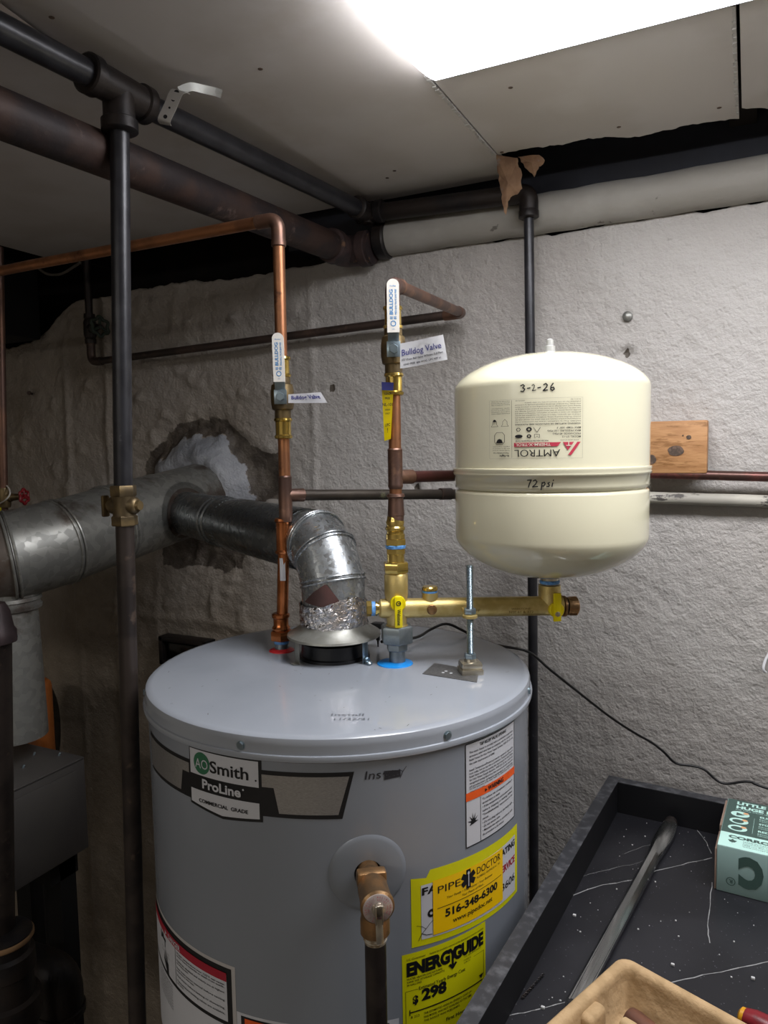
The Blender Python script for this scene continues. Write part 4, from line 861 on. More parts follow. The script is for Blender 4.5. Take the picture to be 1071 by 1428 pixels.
# copper line with red handwheel, far left
t = thing('copper_riser', 'copper riser with red handwheel valve at the left edge', 'pipe', P(3, 720, Y=1.0) - V((0, 0, .6)))
ya = 1.0; b = BM(); pA, pB = P(1, 480, Y=ya), P(6, 740, Y=ya); sweep(b, [pA + (pA - pB) * .5, pB, pB + (pB - pA) * .9], .0085); obj('pipe', b, M_copper_old, t)
b = BM(); q = P(6, 694, Y=ya); lathe(b, q - V((0, 0, .02)), (0, 0, 1), [(0, .011), (.006, .0125), (.034, .0125), (.04, .011)], 24); hd = (right * 1 + down * -.05 - fwd * .15).normalized(); lathe(b, q, hd, [(0, .010), (.016, .009), (.017, .0075), (.034, .006), (.036, .004), (.044, .003)], 20); obj('valve_body', b, M_brass_old, t)
def handwheel(name, c, ax, r, mt, parent, th=.0028):
    b = BM(); x, y, z = basis(ax); n = 48; pts = []
    for k in range(n + 1):
        a = 2 * PI * k / n; rr = r * (1 + .13 * math.cos(6 * a)); pts.append(c + (x * math.cos(a) + y * math.sin(a)) * rr)
    sweep(b, pts, th, 10, cap=False)
    for k in range(3): a = PI * 2 * k / 3; sweep(b, [c, c + (x * math.cos(a) + y * math.sin(a)) * r * .95], th * .85, 8)
    lathe(b, c - z * .003, z, [(0, .005), (.006, .005)], 12); return obj(name, b, mt, parent)
handwheel('handwheel', q + hd * .044, hd, .0135, mat('dark_red_enamel', '7a1a20', rough=.4), t)
b = BM(); ct = smoothpath([P(-2, 703, Y=.985), P(8, 697, Y=.98), P(14, 688, Y=.985), P(10, 678, Y=1.0), P(0, 675, Y=1.01)], 6); sweep(b, ct, .0015, 8); obj('cable_tie', b, M_white, t)
q = P(-3, 711, Y=.975); b = BM(); box(b, q, (.02, .0006, .010)); tg = obj('yellow_tag', b, M_paper_y); b = BM(); box(b, (0, 0, 0), (.02, .0006, .012)); 
tag(tg, 'small yellow paper tag hanging on the left copper riser', 'tag')
for v in b.verts: v.co += V((0, 0, -.006))
for v in b.verts: v.co += V((0, 0, .005 - .005))
obj('blue_tag_half', b, mat('tag_blue', '2a4a8a', rough=.6), tg)
# dark duct in the upper left corner
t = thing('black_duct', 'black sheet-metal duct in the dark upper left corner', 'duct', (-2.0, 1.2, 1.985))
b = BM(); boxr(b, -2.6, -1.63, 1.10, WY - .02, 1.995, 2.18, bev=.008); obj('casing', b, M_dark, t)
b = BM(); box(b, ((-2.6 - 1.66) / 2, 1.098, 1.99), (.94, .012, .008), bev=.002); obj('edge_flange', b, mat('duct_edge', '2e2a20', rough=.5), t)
b = BM(); sweep(b, smoothpath([P(52, 373, Y=1.25), P(66, 382, Y=1.25), P(85, 382, Y=1.24), P(103, 372, Y=1.23), P(112, 366, Y=1.22)], 6), .003, 8); o = obj('old_cable', b, mat('grey_cable', '55504a', rough=.7)); tag(o, 'short grey cable looping under the ceiling near the duct', 'cable')

# ------------------------------------------------------------------ hot water line
def press(b, c, ax, r, L, beads=(0, 1)):
    """press coupling: sleeve with rolled beads"""
    pr = [(0, r + .0008), (.001, r + .0026)]
    pr += [(.004, r + .0034), (.006, r + .0012)] if 0 in beads else []
    pr += [(L - .006, r + .0012), (L - .004, r + .0034)] if 1 in beads else []
    pr += [(L - .001, r + .0026), (L, r + .0008)]; lathe(b, c, ax, pr, 28)
def ball_valve(c, axd, label, lean=0):
    """c = stem centre"""
    t = thing('ball_valve', label, 'valve', c - V((0, 0, .03)))
    b = BM(); bx_, by_ = c.x, c.y
    lathe(b, (bx_, by_, c.z - .030), (0, 0, 1), [(0, .0115), (.012, .0115), (.014, .0150), (.024, .0165), (.038, .0165), (.048, .0150), (.05, .0120), (.060, .0115)], 28); obj('body', b, M_brass_old, t)
    for s in (-1, 1):
        b = BM(); press(b, (bx_, by_, c.z + s * .028 if s > 0 else c.z - .058), (0, 0, 1), .0098, .030); obj('press_end', b, M_brass_sh, t)
    n = -fwd.copy(); n.z = 0; n.normalize(); s_ = V((0, 0, 1)).cross(n); up = (V((0, 0, 1)) + n * .06 + s_ * lean).normalized()
    b = BM(); o_ = c + n * .014; lathe(b, o_, n, [(0, .008), (.004, .008), (.0045, .005), (.012, .0045)], 16); obj('stem', b, M_brass_sh, t)
    f = o_ + n * .0065; b = BM(); box(b, f, (.0175, .020, .0016), (s_, V((0, 0, 1)), n), bev=.0004); box(b, f + V((0, 0, .0155)) + n * .002, (.0145, .016, .0016), (s_, (V((0, 0, 1)) + n * .35).normalized(), (n - V((0, 0, .35))).normalized()), bev=.0004)
    hexnut(b, f + n * .001, n, .0062, .005, ref=(0, 0, 1)); lv = obj('lever', b, M_zinc, t)
    b = BM(); gc = f + V((0, 0, .020)) + n * .006; pts = []; w2, L = .0078, .066
    for k in range(13): a = PI * k / 12; pts.append(gc + s_ * w2 * math.cos(a) + up * (L - w2 + w2 * math.sin(a)))
    pts += [gc - s_ * w2, gc + s_ * w2]
    nn = s_.cross(up) ; nn = nn if nn.dot(n) > 0 else -nn
    prism(b, [p - nn * .0022 for p in pts], nn * .0044); bmesh.ops.remove_doubles(b, verts=b.verts, dist=1e-6)
    gp = obj('lever_grip', b, M_white, lv, ang=30)
    mp = planemap(gc + nn * .0022, s_ if s_.dot(right) > 0 else -s_, up)
    part_print('grip_lettering', gp, lambda b: None, M_ink_blue) if False else None
    bb = BM(); text(bb, mp, 'BULLDOG', -.0002, .022, .0046, w=.031, rot=90, off=.0003, bold=.02); text(bb, mp, 'PRESS BALL VALVE LEAD FREE', .0045, .022, .0022, w=.031, rot=90, off=.0003, bold=.02)
    for x0_, x1_ in ((-.0042, -.0005), (.0005, .0042)): rect(bb, mp, x0_, .0185, x1_, .0195, .0003); rect(bb, mp, x0_, .0165, x1_, .0175, .0003)
    disc(bb, mp, 0, .011, .0036, .0003, 20, r_in=.0026); text(bb, mp, 'USA', 0, .0035, .0014, al='c', off=.0003); text(bb, mp, 'Pro-Shut', 0, .0565, .0016, al='c', off=.0003, bold=.02)
    o = obj('grip_lettering', bb, M_ink_blue, gp, smooth=False, recalc=False) if False else None
    # (lettering hangs on the lever: thing > lever > lettering)
    oo = obj('grip_lettering', bb, M_ink_blue, lv, smooth=False, recalc=False); gp.parent = lv; return t, c + n * .02
hx, hy = h0.x, h0.y; hx2 = -.594
t = thing('hot_water_pipe', 'bright copper hot water riser with a bend leading left under the ceiling', 'pipe', (hx, hy, HZ))
b = BM(); lathe(b, (hx, hy, HZ + .002), (0, 0, 1), [(0, .0105), (.016, .0105)], 24); obj('nipple', b, M_nipple, t)
b = BM(); lathe(b, (hx, hy, HZ + .011), (0, 0, 1), [(0, .0108), (.0045, .0108)], 24); obj('thread_tape', b, M_tape, t)
b = BM(); hexnut(b, (hx, hy, HZ + .016), (0, 0, 1), .0165, .014); lathe(b, (hx, hy, HZ + .03), (0, 0, 1), [(0, .0125), (.004, .0135), (.008, .0110), (.018, .0110), (.020, .0130), (.024, .0130), (.026, .0105)], 24); obj('female_adapter', b, M_copper_new, t)
zz = [HZ + .05, 1.565, 1.610, 1.665, 1.735, 1.80, 1.995]
X_ = lambda z: hx + (hx2 - hx) * min(1, (z - HZ) / .25)
b = BM(); sweep(b, [(X_(zz[0]), hy, zz[0]), (X_(1.56), hy, 1.56)], .0083); obj('pipe', b, M_copper_new, t)
b = BM(); press(b, (X_(1.553), hy, 1.553), (0, 0, 1), .0088, .052); obj('press_coupling', b, M_copper_new, t)
zt_ = 1.638
b = BM(); lathe(b, (hx2, hy, 1.600), (0, 0, 1), [(0, .0090), (.008, .0102), (.010, .0098), (.062, .0098), (.064, .0102), (.066, .0090)], 28); lathe(b, (hx2, hy, zt_), (.56, .83, -.04), [(0, .0092), (.028, .0096), (.029, .0085)], 24); obj('tee', b, M_copper_old, t)
b = BM(); sweep(b, [(hx2, hy, 1.66), (hx2, hy, 1.735)], .0083); obj('pipe', b, M_copper, t)
b = BM(); sweep(b, [(hx2, hy, 1.79), (hx2 + .001, hy, 1.995)], .0083); obj('pipe', b, M_copper, t)
ze = 2.022; b = BM(); sweep(b, fillet([(hx2 + .001, hy, 1.988), (hx2 + .001, hy, ze), (hx2 - .034, hy, ze)], .022, 8), .0098, 24); lathe(b, (hx2 + .001, hy, 1.984), (0, 0, 1), [(0, .009), (.001, .0104), (.008, .0104)], 24); obj('elbow', b, M_copper_old, t)
b = BM(); sweep(b, [(hx2 - .03, hy, ze), (-1.1, hy + .005, ze + .001), (-1.75, hy + .01, ze - .005)], .0083); obj('pipe_overhead', b, M_copper, t)
b = BM(); sweep(b, fillet([(hx2 + .014, hy + .021, zt_ - .001), (-.315, 1.315, 1.617), (-.19, 1.330, 1.611)], .03), .0080, 20)
o = obj('branch_pipe', b, mat('tarnished_branch', '4f4840', '433c36', rough=.5, metal=.5, scale=12, c3='78785f', s3=9, lo3=.58, hi3=.62), t)
q = V((hx2 + .014, hy + .021, zt_)).lerp(V((-.315, 1.315, 1.617)), .50); dq = (V((-.315, 1.315, 1.617)) - V((hx2 + .014, hy + .021, zt_))).normalized(); b = BM(); lathe(b, q, dq, [(0, .008), (.001, .0095), (.022, .0095), (.023, .008)], 24); obj('branch_coupling', b, M_copper_dark, t)
# paper sticker on lower hot pipe
cmap = cylmap(X_(1.53), hy, .0086, -62); b = BM(); rect(b, cmap, -.004, 1.515, .004, 1.548, .0002); o = obj('pipe_sticker', b, M_paper, t, recalc=False)
bv1, sp1 = ball_valve(V((hx2 - .0, hy, 1.776)), None, 'brass ball valve with white lever grip on the left riser, the hot water line', 0)
def paper_tag(pts4, lab, lines, cat='tag'):
    """a slightly curled paper tag: corner points tl, tr, br, bl"""
    tl, tr, br, bl = pts4; n = 10; bow = (tr - tl).cross(bl - tl).normalized() * .004
    def mp(u, v, off=0.):
        p = tl.lerp(tr, u).lerp(bl.lerp(br, u), v); return p + bow * math.sin(u * PI * 1.6) * (.5 + .5 * v) - (tr - tl).cross(bl - tl).normalized() * off
    if (tr - tl).cross(bl - tl).dot(fwd) < 0: sgn = 1
    b = BM(); g = [[b.verts.new(mp(i / n, j / 3)) for i in range(n + 1)] for j in range(4)]
    for j in range(3):
        for i in range(n): b.faces.new((g[j][i], g[j][i + 1], g[j + 1][i + 1], g[j + 1][i]))
    bmesh.ops.solidify(b, geom=b.faces[:], thickness=.0003); o = obj('paper_tag', b, M_paper); W = (tr - tl).length; H = (bl - tl).length
    m2 = lambda u, v, off=0.: mp(u / W, v / H, off)
    return o, m2, W, H
# tag of the hot valve
yv = hy - .035
def tagpts(*q): return [P(a, b_, Y=y_) for a, b_, y_ in q]
o, m2, W, H = paper_tag(tagpts((402, 550, hy - .03), (447, 547, hy + .0), (456, 562, hy - .002), (402, 562, hy - .03)), '', [])
bb = BM(); text(bb, lambda u, v, off=0.: m2(u, H - v, off), 'Bulldog Valve', .004, H * .42, .0048, w=W * .80, off=.0006, bold=.02); prt = obj('printed_lettering', bb, M_ink_navy, o, smooth=False, recalc=False)
tag(o, 'narrow curled white paper tag on the left ball valve', 'tag'); off_ = -o.location; prt.location = off_
# ------------------------------------------------------------------ cold water line
cx, cy = c0.x, c0.y; cx2 = -.4215
t = thing('cold_water_pipe', 'dull brown copper cold water riser with a top bend back to the wall', 'pipe', (cx2, cy, 1.6))
zC = 1.590; b = BM(); press(b, (cx2, cy, zC + .022), (0, 0, 1), .0088, .030, (1,)); lathe(b, (cx2, cy, zC + .012), (0, 0, 1), [(0, .0100), (.011, .0108), (.014, .0095)], 24); obj('press_adapter', b, M_copper_old, t)
b = BM(); lathe(b, (cx2, cy, 1.648), (0, 0, 1), [(0, .0088), (.004, .0102), (.006, .0098), (.050, .0098), (.052, .0102), (.054, .0088)], 28); lathe(b, (cx2, cy, 1.664), (.4, 1, -.03), [(0, .0092), (.03, .0098), (.031, .0085)], 24); obj('tee', b, M_copper_old, t)
b = BM(); sweep(b, [(cx2, cy, 1.64), (cx2, cy, 1.65)], .0084); sweep(b, [(cx2, cy, 1.70), (cx2, cy, 1.79)], .0084); obj('pipe', b, M_copper, t)
zE = 1.916; b = BM(); cend = V((-.483, 1.318, 1.950)); sweep(b, [(cx2, cy, 1.84), (cx2 + .001, cy, 1.90)], .0084); obj('pipe', b, M_copper_old, t)
dC = (cend - V((cx2, cy, zE))).normalized()
b = BM(); sweep(b, fillet([V((cx2, cy, 1.885)), V((cx2, cy, zE)), V((cx2, cy, zE)) + dC * .034], .022, 8), .0098, 24); lathe(b, V((cx2, cy, zE)) + dC * .033, dC, [(0, .0098), (.001, .0104), (.004, .0104), (.005, .009)], 24); obj('elbow', b, M_copper_old, t)
b = BM(); sweep(b, [V((cx2, cy, zE)) + dC * .03, cend - dC * .02], .0084); obj('pipe_to_wall', b, M_copper_old, t)
b = BM(); sweep(b, fillet([cend - dC * .035, cend, cend + V((-.036, .004, 0))], .022, 8), .0100, 24); obj('elbow', b, M_copper_old, t)
kx, kz = -1.440, 1.926; ky = 1.322
b = BM(); sweep(b, [cend + V((-.03, .003, 0)), (kx + .03, ky, kz)], .0084); obj('wall_run', b, M_copper_dark, t)
b = BM(); sweep(b, fillet([(kx + .035, ky, kz), (kx, ky, kz), (kx, ky, kz + .05)], .03, 8), .0100, 24); obj('elbow', b, M_copper_dark, t)
b = BM(); sweep(b, [(kx, ky, kz + .04), (kx, ky, 2.18)], .0088); obj('wall_riser', b, M_iron_dark, t)
b = BM(); sweep(b, fillet([(cx2 + .012, cy + .03, 1.663), (-.26, 1.325, 1.655), (.4, 1.330, 1.636), (1.7, 1.34, 1.61)], .03), .0080, 20); obj('branch_pipe', b, mat('reddish_copper', '6e4340', '57403a', rough=.35, metal=.7, scale=9, c3='9a5a50', s3=4), t)
bv2, sp2 = ball_valve(V((cx2 + .000, cy, 1.829)), None, 'brass ball valve with white lever grip on the right riser, the cold water line', -.0)
o, m2, W, H = paper_tag(tagpts((558, 479, cy - .03), (618, 467, cy - .01), (624, 502, cy - .01), (558, 514, cy - .03)), '', [])
fl = lambda u, v, off=0.: m2(u, H - v, off)
bb = BM(); text(bb, fl, 'Bulldog Valve', .002, H * .50, .0078, w=W * .88, off=.0006, bold=.008); p1 = obj('printed_lettering', bb, M_ink_navy, o, smooth=False, recalc=False)
bb = BM(); text(bb, fl, '1/2" Press Ball Valve W/Integ. Full Port', .002, H * .29, .0026, w=W * .90, off=.0006, bold=.02); text(bb, fl, 'LEAD FREE  600 WOG  UPC NSF 61', .004, H * .10, .0024, w=W * .80, off=.0006, bold=.02); p2_ = obj('small_lettering', bb, M_marker, o, smooth=False, recalc=False)
tag(o, 'white paper tag reading Bulldog Valve on the right ball valve', 'tag'); p1.location = -o.location; p2_.location = -o.location
# yellow hang tag
q = [P(532, 533, Y=cy - .016), P(549, 534, Y=cy - .012), P(545, 612, Y=cy - .014), P(536, 615, Y=cy - .018)]
ym = lambda u, v, off=0.: q[0].lerp(q[1], u).lerp(q[3].lerp(q[2], u), v) - fwd * off
b = BM(); g = [[b.verts.new(ym(i, j / 6) + fwd * .001 * math.sin(j)) for i in (0, 1)] for j in range(7)]
for j in range(6): b.faces.new((g[j][0], g[j][1], g[j + 1][1], g[j + 1][0]))
bmesh.ops.solidify(b, geom=b.faces[:], thickness=.0003); o = obj('yellow_tag', b, M_yellow)
bb = BM(); bb.faces.new([bb.verts.new(ym(u, v, .0022)) for u, v in ((0, 0), (1, 0), (1, .14), (0, .14))]); p1 = obj('blue_header', bb, M_ink_navy, o, smooth=False, recalc=False)
bb = BM(); L_ = (q[3] - q[0]).length; W_ = (q[1] - q[0]).length; yt = lambda u, v, off=0.: ym(u / W_, 1 - v / L_, .0025)
for z_, s, h in ((.060, 'LEAD', .0028), (.054, 'FREE', .0028), (.045, 'NL-101', .0042), (.039, 'HAND', .0022), (.034, 'ONLY', .0022), (.018, 'UPC', .004), (.010, '!', .006)): text(bb, yt, s, W_ * .5, z_, h, al='c', bold=.02)
p2_ = obj('printed_lettering', bb, M_black, o, smooth=False, recalc=False); tag(o, 'narrow yellow tag with blue top hanging behind the right riser', 'tag'); p1.location = -o.location; p2_.location = -o.location
# gate valve on the wall riser
t = thing('gate_valve', 'old iron gate valve with green handwheel on the back wall at left', 'valve', (kx, ky, kz + .05))
vc = V((kx, ky, 2.005)); b = BM(); lathe(b, vc - V((0, 0, .035)), (0, 0, 1), [(0, .013), (.01, .0135), (.012, .012), (.02, .015), (.05, .015), (.058, .012), (.06, .0135), (.07, .013)], 24); lathe(b, vc, (1, -.25, 0), [(0, .014), (.02, .0125), (.022, .0105), (.034, .008), (.05, .006)], 20); obj('body', b, M_iron_dark, t)
handwheel('handwheel', vc + V((1, -.25, 0)).normalized() * .047, V((1, -.25, .05)), .021, mat('green_patina', '2f3a30', rough=.6), t, th=.004)

# ------------------------------------------------------------------ brass manifold
zm = 1.4865; mx0, my0 = -.423, .889; mend = V((-.243, 1.003, zm - .006)); md = (mend - V((mx0, my0, zm))); md.z = -.005; md.normalize()
t = thing('brass_manifold', 'cast brass expansion tank manifold with two yellow handles', 'manifold', (mx0, my0, HZ))
O = V((mx0, my0, zm)); ML = (mend - O).length; cn = -fwd.copy(); cn.z = 0; cn = (cn - md * cn.dot(md)).normalized()
b = BM(); lathe(b, O, md, [(-.024, .010), (-.022, .0125), (-.015, .0133), (ML - .01, .0133), (ML + .004, .0137), (ML + .016, .0150), (ML + .018, .0125)], 40)
lathe(b, O, (0, 0, 1), [(-.024, .0165), (-.022, .0135), (-.016, .0138), (.012, .0145), (.02, .0160), (.046, .0160), (.048, .0145)], 40)
k = O + md * .046; lathe(b, k, (0, 0, 1), [(0, .006), (.013, .0105), (.016, .0108), (.021, .0108)], 24); lathe(b, mend, (0, 0, 1), [(-.008, .0135), (.020, .0155), (.030, .0150)], 32)
bodyo = obj('body', b, M_brass, t)
b = BM(); lathe(b, k + V((0, 0, .0235)), (0, 0, 1), [(0, .0095), (.0010, .0108)] + [(.001 + .0004 * i, .0108) for i in range(1, 10)] + [(.006, .0095)], 12); obj('plug', b, M_brass_sh, t)
for cc_, ax_, r_, L_, nm in ((k + V((0, 0, .0205)), (0, 0, 1), .0104, .0032, 0), (O - md * .0345, md, .0098, .0055, 1)):
    b = BM(); lathe(b, cc_, ax_, [(0, r_ - .001), (.0006, r_), (L_ - .0006, r_), (L_, r_ - .001)], 24); obj('thread_tape', b, M_tape, t)
b = BM(); hexnut(b, O - md * .041, md, .0105, .007); lathe(b, O - md * .034, md, [(0, .008), (.012, .008)], 20); lathe(b, O - md * .0285, md, [(0, .0098), (.002, .0098)], 20); obj('plug', b, M_brass_sh, t)
b = BM(); lathe(b, k + cn * .012, cn, [(0, .0068), (.003, .0068), (.004, .006)], 20); hexnut(b, k + cn * .0158, cn, .0056, .0025); obj('plug', b, M_bronze, t)
b = BM(); hexnut(b, O + V((0, 0, -.0465)), (0, 0, 1), .0228, .0235, ref=cn); obj('union_nut', b, M_nipple, t)
b = BM(); lathe(b, (mx0, my0, HZ + .0285), (0, 0, 1), [(0, .0148), (.0012, .0148)], 32); obj('gasket', b, M_ink_navy, t)
b = BM(); hexnut(b, (mx0, my0, HZ + .019), (0, 0, 1), .0150, .010, ref=cn); lathe(b, (mx0, my0, HZ + .0035), (0, 0, 1), [(0, .0110), (.017, .0110)], 28); obj('nipple', b, M_nipple, t)
# stack above
zs_ = zm + .048
b = BM(); lathe(b, (mx0, my0, zs_ - .003), (0, 0, 1), [(0, .0140), (.004, .0140), (.005, .0150)], 28); hexnut(b, (mx0, my0, zs_ + .001), (0, 0, 1), .0178, .0145, ref=cn); lathe(b, (mx0, my0, zs_ + .015), (0, 0, 1), [(0, .0118), (.013, .0118)], 28); hexnut(b, (mx0, my0, zs_ + .026), (0, 0, 1), .0138, .008); obj('union', b, M_brass_sh, t)
b = BM(); lathe(b, (mx0, my0, zs_ + .0335), (0, 0, 1), [(0, .0125), (.0008, .0135), (.0042, .0138), (.005, .0125)], 28); obj('thread_tape', b, M_tape, t)
b = BM(); hexnut(b, (mx0, my0, zs_ + .038), (0, 0, 1), .0146, .009, ref=cn); lathe(b, (mx0, my0, zs_ + .047), (0, 0, 1), [(0, .0128), (.006, .0128), (.007, .0115), (.010, .0115), (.012, .0132), (.015, .0132), (.017, .0115), (.022, .0125), (.026, .0110), (.030, .0105)], 28); obj('press_adapter', b, M_brass_sh, t)
# yellow handles
def yhandle(base, top, bot, w_, boss, nm, mark):
    b = BM(); s_ = V((0, 0, 1)).cross(cn).normalized(); box(b, base + V((0, 0, (top + bot) / 2)) + cn * .008, (w_, top - bot, .004), (s_, V((0, 0, 1)), cn), bev=.0014); lathe(b, base, cn, [(0, .0105), (.006, .0105), (.007, .0095)], 28)
    o = obj('yellow_handle', b, M_yellow, t)
    mp = planemap(base + cn * .010, s_ if s_.dot(right) > 0 else -s_, (0, 0, 1)); bb = BM()
    if mark:
        text(bb, mp, 'Webstone', -.0017, -.0068, .0046, w=.0215, rot=-90, off=.0004, bold=.02); disc(bb, mp, 0, .0010, .0034, .0004, 20, r_in=.0022); rect(bb, mp, -.001, .0004, .0034, .0016, .0004)
        obj('handle_lettering', bb, M_black, o, smooth=False, recalc=False)
    else:
        bb.free(); b = BM(); q = base + cn * .009 + V((0, 0, -.0045)); lathe(b, q, cn, [(0, .0036), (.0022, .0034), (.0026, .0025)], 16); box(b, q + cn * .0027, (.0055, .0008, .0004), (s_, V((0, 0, 1)), cn)); obj('handle_screw', b, M_nickel, o)
yhandle(O + cn * .0125 + V((0, 0, .010)), .010, -.032, .0105, 1, 'a', True)
yhandle(mend + cn * .0125 + V((0, 0, -.0015)) - md * -.004, .024, -.015, .0110, 1, 'b', False)
mp = planemap(mend - md * .058 + cn * .0133, md, (0, 0, 1)); bb = BM(); text(bb, mp, 'WEBSTONE', 0, -.001, .0026, w=.027, off=.0003, bold=.01); text(bb, mp, 'NSF 61 & 372', -.003, -.0058, .0034, w=.034, off=.0002, bold=.01); M_sb = mat('shadowed_brass', '8a7238', rough=.5, metal=.6)
obj('cast_lettering', bb, M_sb, bodyo, smooth=False, recalc=False); bb = BM(); text(bb, mp, 'LPF', -.053, -.003, .004, w=.010, off=.0002); obj('cast_lettering', bb, M_sb, bodyo, smooth=False, recalc=False)
b = BM(); e = mend + md * .018; lathe(b, e, md, [(0, .0105), (.001, .0145), (.004, .0145), (.005, .0095), (.0065, .0095)] + [(.007, .0125), (.010, .0130), (.020, .0128), (.022, .0105)], 28)
for k_ in range(20):
    a = 2 * PI * k_ / 20; x, y, z = basis(md); box(b, e + md * .0155 + (x * math.cos(a) + y * math.sin(a)) * .0128, (.0010, .0018, .009), (x * math.cos(a) + y * math.sin(a), -x * math.sin(a) + y * math.cos(a), z))
obj('drain_cap', b, M_bronze, t)
b = BM(); lathe(b, e + md * .0045, md, [(0, .0112), (.0022, .0112)], 28); obj('cap_gasket', b, M_blackplastic, t)

# ------------------------------------------------------------------ strut support rod
F = P(656, 938, Z=HZ); t = thing('tank_support_rod', 'threaded zinc rod with square foot standing on the heater lid', 'support', F)
sx, sy = V((.83, .55, 0)).normalized(), V((-.55, .83, 0)).normalized(); ax = (sx, sy, V((0, 0, 1)))
b = BM(); box(b, F + V((0, 0, .0035)), (.0285, .0285, .007), ax, bev=.0012); box(b, F + V((0, 0, .011)), (.0275, .025, .009), ax, bev=.003); lathe(b, F + V((0, 0, .015)), (0, 0, 1), [(0, .0085), (.004, .0075)], 20); obj('foot', b, M_nickel, t)
b = BM(); rp = [(0, .0042)]; zz0 = .012; n = 64
for i in range(n): rp += [(zz0 + .128 * i / n, .0039), (zz0 + .128 * (i + .5) / n, .0046)]
lathe(b, F, (0, 0, 1), rp + [(.141, .0038)], 16); obj('threaded_rod', b, M_zinc, t)
b = BM(); hexnut(b, F + V((0, 0, .0185)), (0, 0, 1), .0078, .0075, ref=cn); obj('nut', b, M_zinc, t)
zn = zm - HZ; b = BM(); hexnut(b, F + V((0, 0, zn + .001)), (0, 0, 1), .0080, .0075, ref=cn); obj('nut', b, M_zinc, t)
b = BM(); lathe(b, F + V((0, 0, zn - .0045)), (0, 0, 1), [(0, .0075), (.001, .0098), (.004, .0098), (.005, .008)], 24); la = O + md * ((F - O).dot(md)); box(b, (F + la) / 2 + V((0, 0, -.002 + (zm - HZ) / 2 + 0)) * 1 - V((0, 0, (F.z + la.z) / 2 - zm + (zm - HZ) / 2)), (.007, (V((F.x, F.y, 0)) - V((la.x, la.y, 0))).length, .005), (md, (V((F.x, F.y, 0)) - V((la.x, la.y, 0))).normalized(), V((0, 0, 1)))); obj('rod_lug', b, M_brass, bodyo)
pc = [P(x_, y_, Z=HZ) for x_, y_ in ((589, 940), (606, 925), (668, 936), (665, 952))]; b = BM(); prism(b, [p + V((0, 0, .0001)) for p in pc], (0, 0, .0006)); o = obj('rating_plate', b, mat('dull_plate', '6e6e6e', '626262', rough=.45, metal=.6, scale=300), smooth=False); tag(o, 'thin grey metal plate under the foot of the support rod', 'plate')
b = BM(); lp = planemap(P(618, 938, Z=HZ + .0008), (.9, .42, 0), (-.42, .9, 0))
for dx_, dy_ in ((0, 0), (.010, -.003), (.004, .006), (.024, -.004)): disc(b, lp, dx_, dy_, .0022, .0001, 7)
o2 = obj('paint_spot', b, M_label, o, smooth=False, recalc=False); o2.location = -o.location

# ------------------------------------------------------------------ expansion tank
TX, TY, TR = -.243, 1.004, .1290
t = thing('expansion_tank', 'cream enamelled expansion tank hanging above the brass manifold', 'tank', (TX, TY, 1.515))
TS = 160; b = BM(); pr = [(1.6725, TR + .0002), (1.676, TR - .0002), (1.776, TR)]
def dish(z, h, hd, s):
    o_ = []
    for k in range(1, 25): r = math.cos(PI / 2 * k / 24) if k < 24 else 0; o_.append((z + s * h * (1 - r * r) ** .6, TR * r))
    return o_
pr += dish(1.778, .048, .034, 1)
lathe(b, (TX, TY, 0), (0, 0, 1), pr, TS); obj('shell', b, M_cream, t, ang=60)
b = BM(); pr = [(1.655, TR - .002), (1.6725, TR - .002)]
pr = [(1.6745, TR + .0005), (1.6740, TR + .0022), (1.6715, TR + .0028), (1.6695, TR + .0018), (1.6675, TR + .0026), (1.6650, TR + .0022), (1.6640, TR + .0004), (1.652, TR - .0002), (1.6475, TR - .001), (1.6455, TR - .0042), (1.6435, TR - .001), (1.640, TR - .0002), (1.583, TR)]
pr += dish(1.581, .059, .033, -1)
lathe(b, (TX, TY, 0), (0, 0, 1), pr, TS); obj('shell', b, M_cream, t, ang=60)
b = BM(); lathe(b, (TX, TY, 1.823), (0, 0, 1), [(0, .0085), (.004, .0085), (.005, .0072), (.012, .0070), (.013, .0050), (.020, .0048), (.022, .0025)], 20); obj('air_valve_cap', b, mat('clear_grey_cap', 'a8a8a6', rough=.3, metal=.3), t)
b = BM(); lathe(b, (TX, TY, 1.512), (0, 0, 1), [(0, .0125), (.014, .0125)], 28); obj('neck', b, M_nickel, t)
b = BM(); lathe(b, (TX, TY, 1.5125), (0, 0, 1), [(0, .0130), (.001, .0136), (.004, .0136), (.005, .0128)], 28); obj('thread_tape', b, M_tape, t)
tmap = cylmap(TX, TY, TR, -76.4)
LC = (-.0195, 1.7155)                                    # label centre; the tank hangs upside down
def up_(u, v, off=0.): return tmap(LC[0] - u, LC[1] - v * .8125, off)
